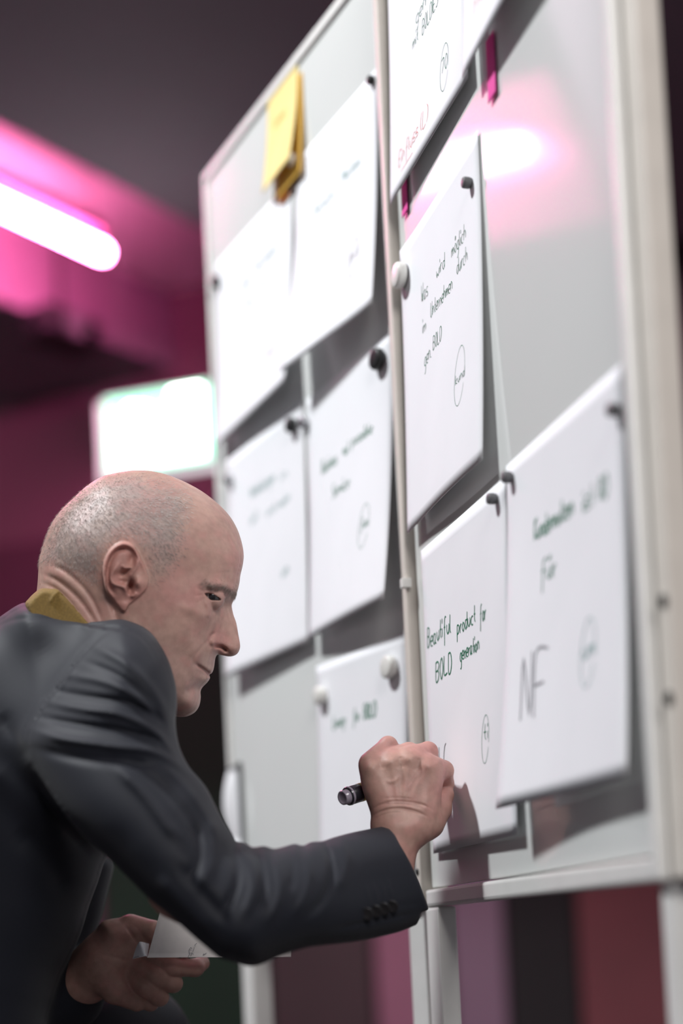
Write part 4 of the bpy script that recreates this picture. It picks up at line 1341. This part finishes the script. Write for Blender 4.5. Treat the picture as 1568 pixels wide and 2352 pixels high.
M_CARD = mat('note_card', (0.70, 0.665, 0.645), rough=0.85, noise=(120, 0.03))
CU, CVv = 14, 10
cpts = []
for j in range(CVv):
    for i in range(CU):
        s_, t_ = i / (CU - 1), j / (CVv - 1)
        x_ = (369 + (300) * s_) * (1 - t_) + (338 + 330 * s_) * t_
        y_ = (2089 + 30 * s_) * (1 - t_) + (2199.5 - 2.0 * s_) * t_
        cpts.append(at(x_, y_, 1.392 - 0.012 * t_ + 0.02 * s_ - 0.003 * math.sin(math.pi * s_)))
cpts = np.array(cpts)
nrm_c = np.cross(cpts[CU - 1] - cpts[0], cpts[-1] - cpts[0])
nrm_c /= np.linalg.norm(nrm_c)
if nrm_c @ (CAM - cpts[0]) < 0:
    nrm_c = -nrm_c


def thick_grid(name, P0, nu, nv, nrm, th, material, parent=None):
    V_ = np.concatenate([P0, P0 - nrm * th])
    n = nu * nv
    Fq = []
    for j in range(nv - 1):
        for i in range(nu - 1):
            q = (j * nu + i, j * nu + i + 1, (j + 1) * nu + i + 1, (j + 1) * nu + i)
            Fq += [q, tuple(k + n for k in q[::-1])]
    bd = list(range(nu)) + [j * nu + nu - 1 for j in range(1, nv)] + [(nv - 1) * nu + i for i in range(nu - 2, -1, -1)] + [j * nu for j in range(nv - 2, 0, -1)]
    for k in range(len(bd)):
        a, b = bd[k], bd[(k + 1) % len(bd)]
        Fq.append((a, b, b + n, a + n))
    return link(name, V_, Fq, material, parent)


card = tag(thick_grid('note_card', cpts, CU, CVv, nrm_c, 0.0005, M_CARD), 'white note card held in the lowered left hand', 'note card')
# turned-up corner of a second card in the same hand
flap = []
FB = spline([(304.7, 2202.6), (318, 2199.5), (333, 2197), (338, 2198)], 4)
FT = spline([(312, 2179), (316, 2170), (322, 2164), (342.5, 2168.5)], 4)
FZ = spline([(1.389, 0), (1.384, 0), (1.380, 0), (1.391, 0)], 4)[:, 0]
for j in range(8):
    t_ = j / 7
    flap += [at(b_[0] * (1 - t_) + a_[0] * t_, b_[1] * (1 - t_) + a_[1] * t_, z_ + 0.002 * t_) for a_, b_, z_ in zip(FT, FB, FZ)]
tag(thick_grid('note_card', np.array(flap), len(FB), 8, np.array([0, 0, -1.0]), 0.0005, M_PAPER), 'curled end of a second white card under the thumb of the left hand', 'note card')
# pencilled notes on the card
cw = []


def card_pt(x, y):
    s_ = (x - 338) / 330
    return at(x, y, 1.392 - 0.012 * 0.97 + 0.02 * s_ - 0.003 * math.sin(math.pi * s_) - 0.0008)


Vw, Fw = [], []
for st in ([(432, 2198), (436, 2190), (434, 2184)], [(438, 2196), (440, 2188), (444, 2192)], [(434, 2182), (438, 2176), (441, 2180)], [(443, 2184), (446, 2177)], [(468, 2190), (466, 2194), (474, 2189)], [(446, 2172), (452, 2166)]):
    p_ = np.array(st, float)
    for i in range(len(p_) - 1):
        k_ = len(Vw)
        e_ = p_[i + 1] - p_[i]
        n_ = np.array([-e_[1], e_[0]]) / np.linalg.norm(e_) * 0.7
        Vw += [card_pt(*(p_[i] + n_)), card_pt(*(p_[i] - n_)), card_pt(*(p_[i + 1] - n_)), card_pt(*(p_[i + 1] + n_))]
        Fw.append((k_, k_ + 1, k_ + 2, k_ + 3))
link('handwriting', Vw, Fw, M_GREYINK, card, False)

# ------------------------------------------------------------------ curled sheet at the far board's lower edge
cu = []
for j in range(10):
    for i in range(14):
        s_, t_ = i / 13, j / 9
        a = s_ * math.pi
        cu.append(BL.p(-0.004 + 0.030 * s_, 0.868 - 0.110 * t_, 0.005 + 0.016 * math.sin(a) * math.sin(math.pi * (0.08 + 0.84 * t_))))
cs = tag(thick_grid('curled_sheet', np.array(cu), 14, 10, BL.n, 0.0006, M_PAPER), 'white sheet curled off the lower far edge of the far board', 'paper sheet')

box('shadow_gap_strip', BL.o, BL.a, BL.n, Z, (0.027, 0.001, 0.756), (0.034, 0.006, 0.872), M_GREYPL, cs, bevel=0.001)  # dark strip added to stand for the shadow gap beside the curled sheet
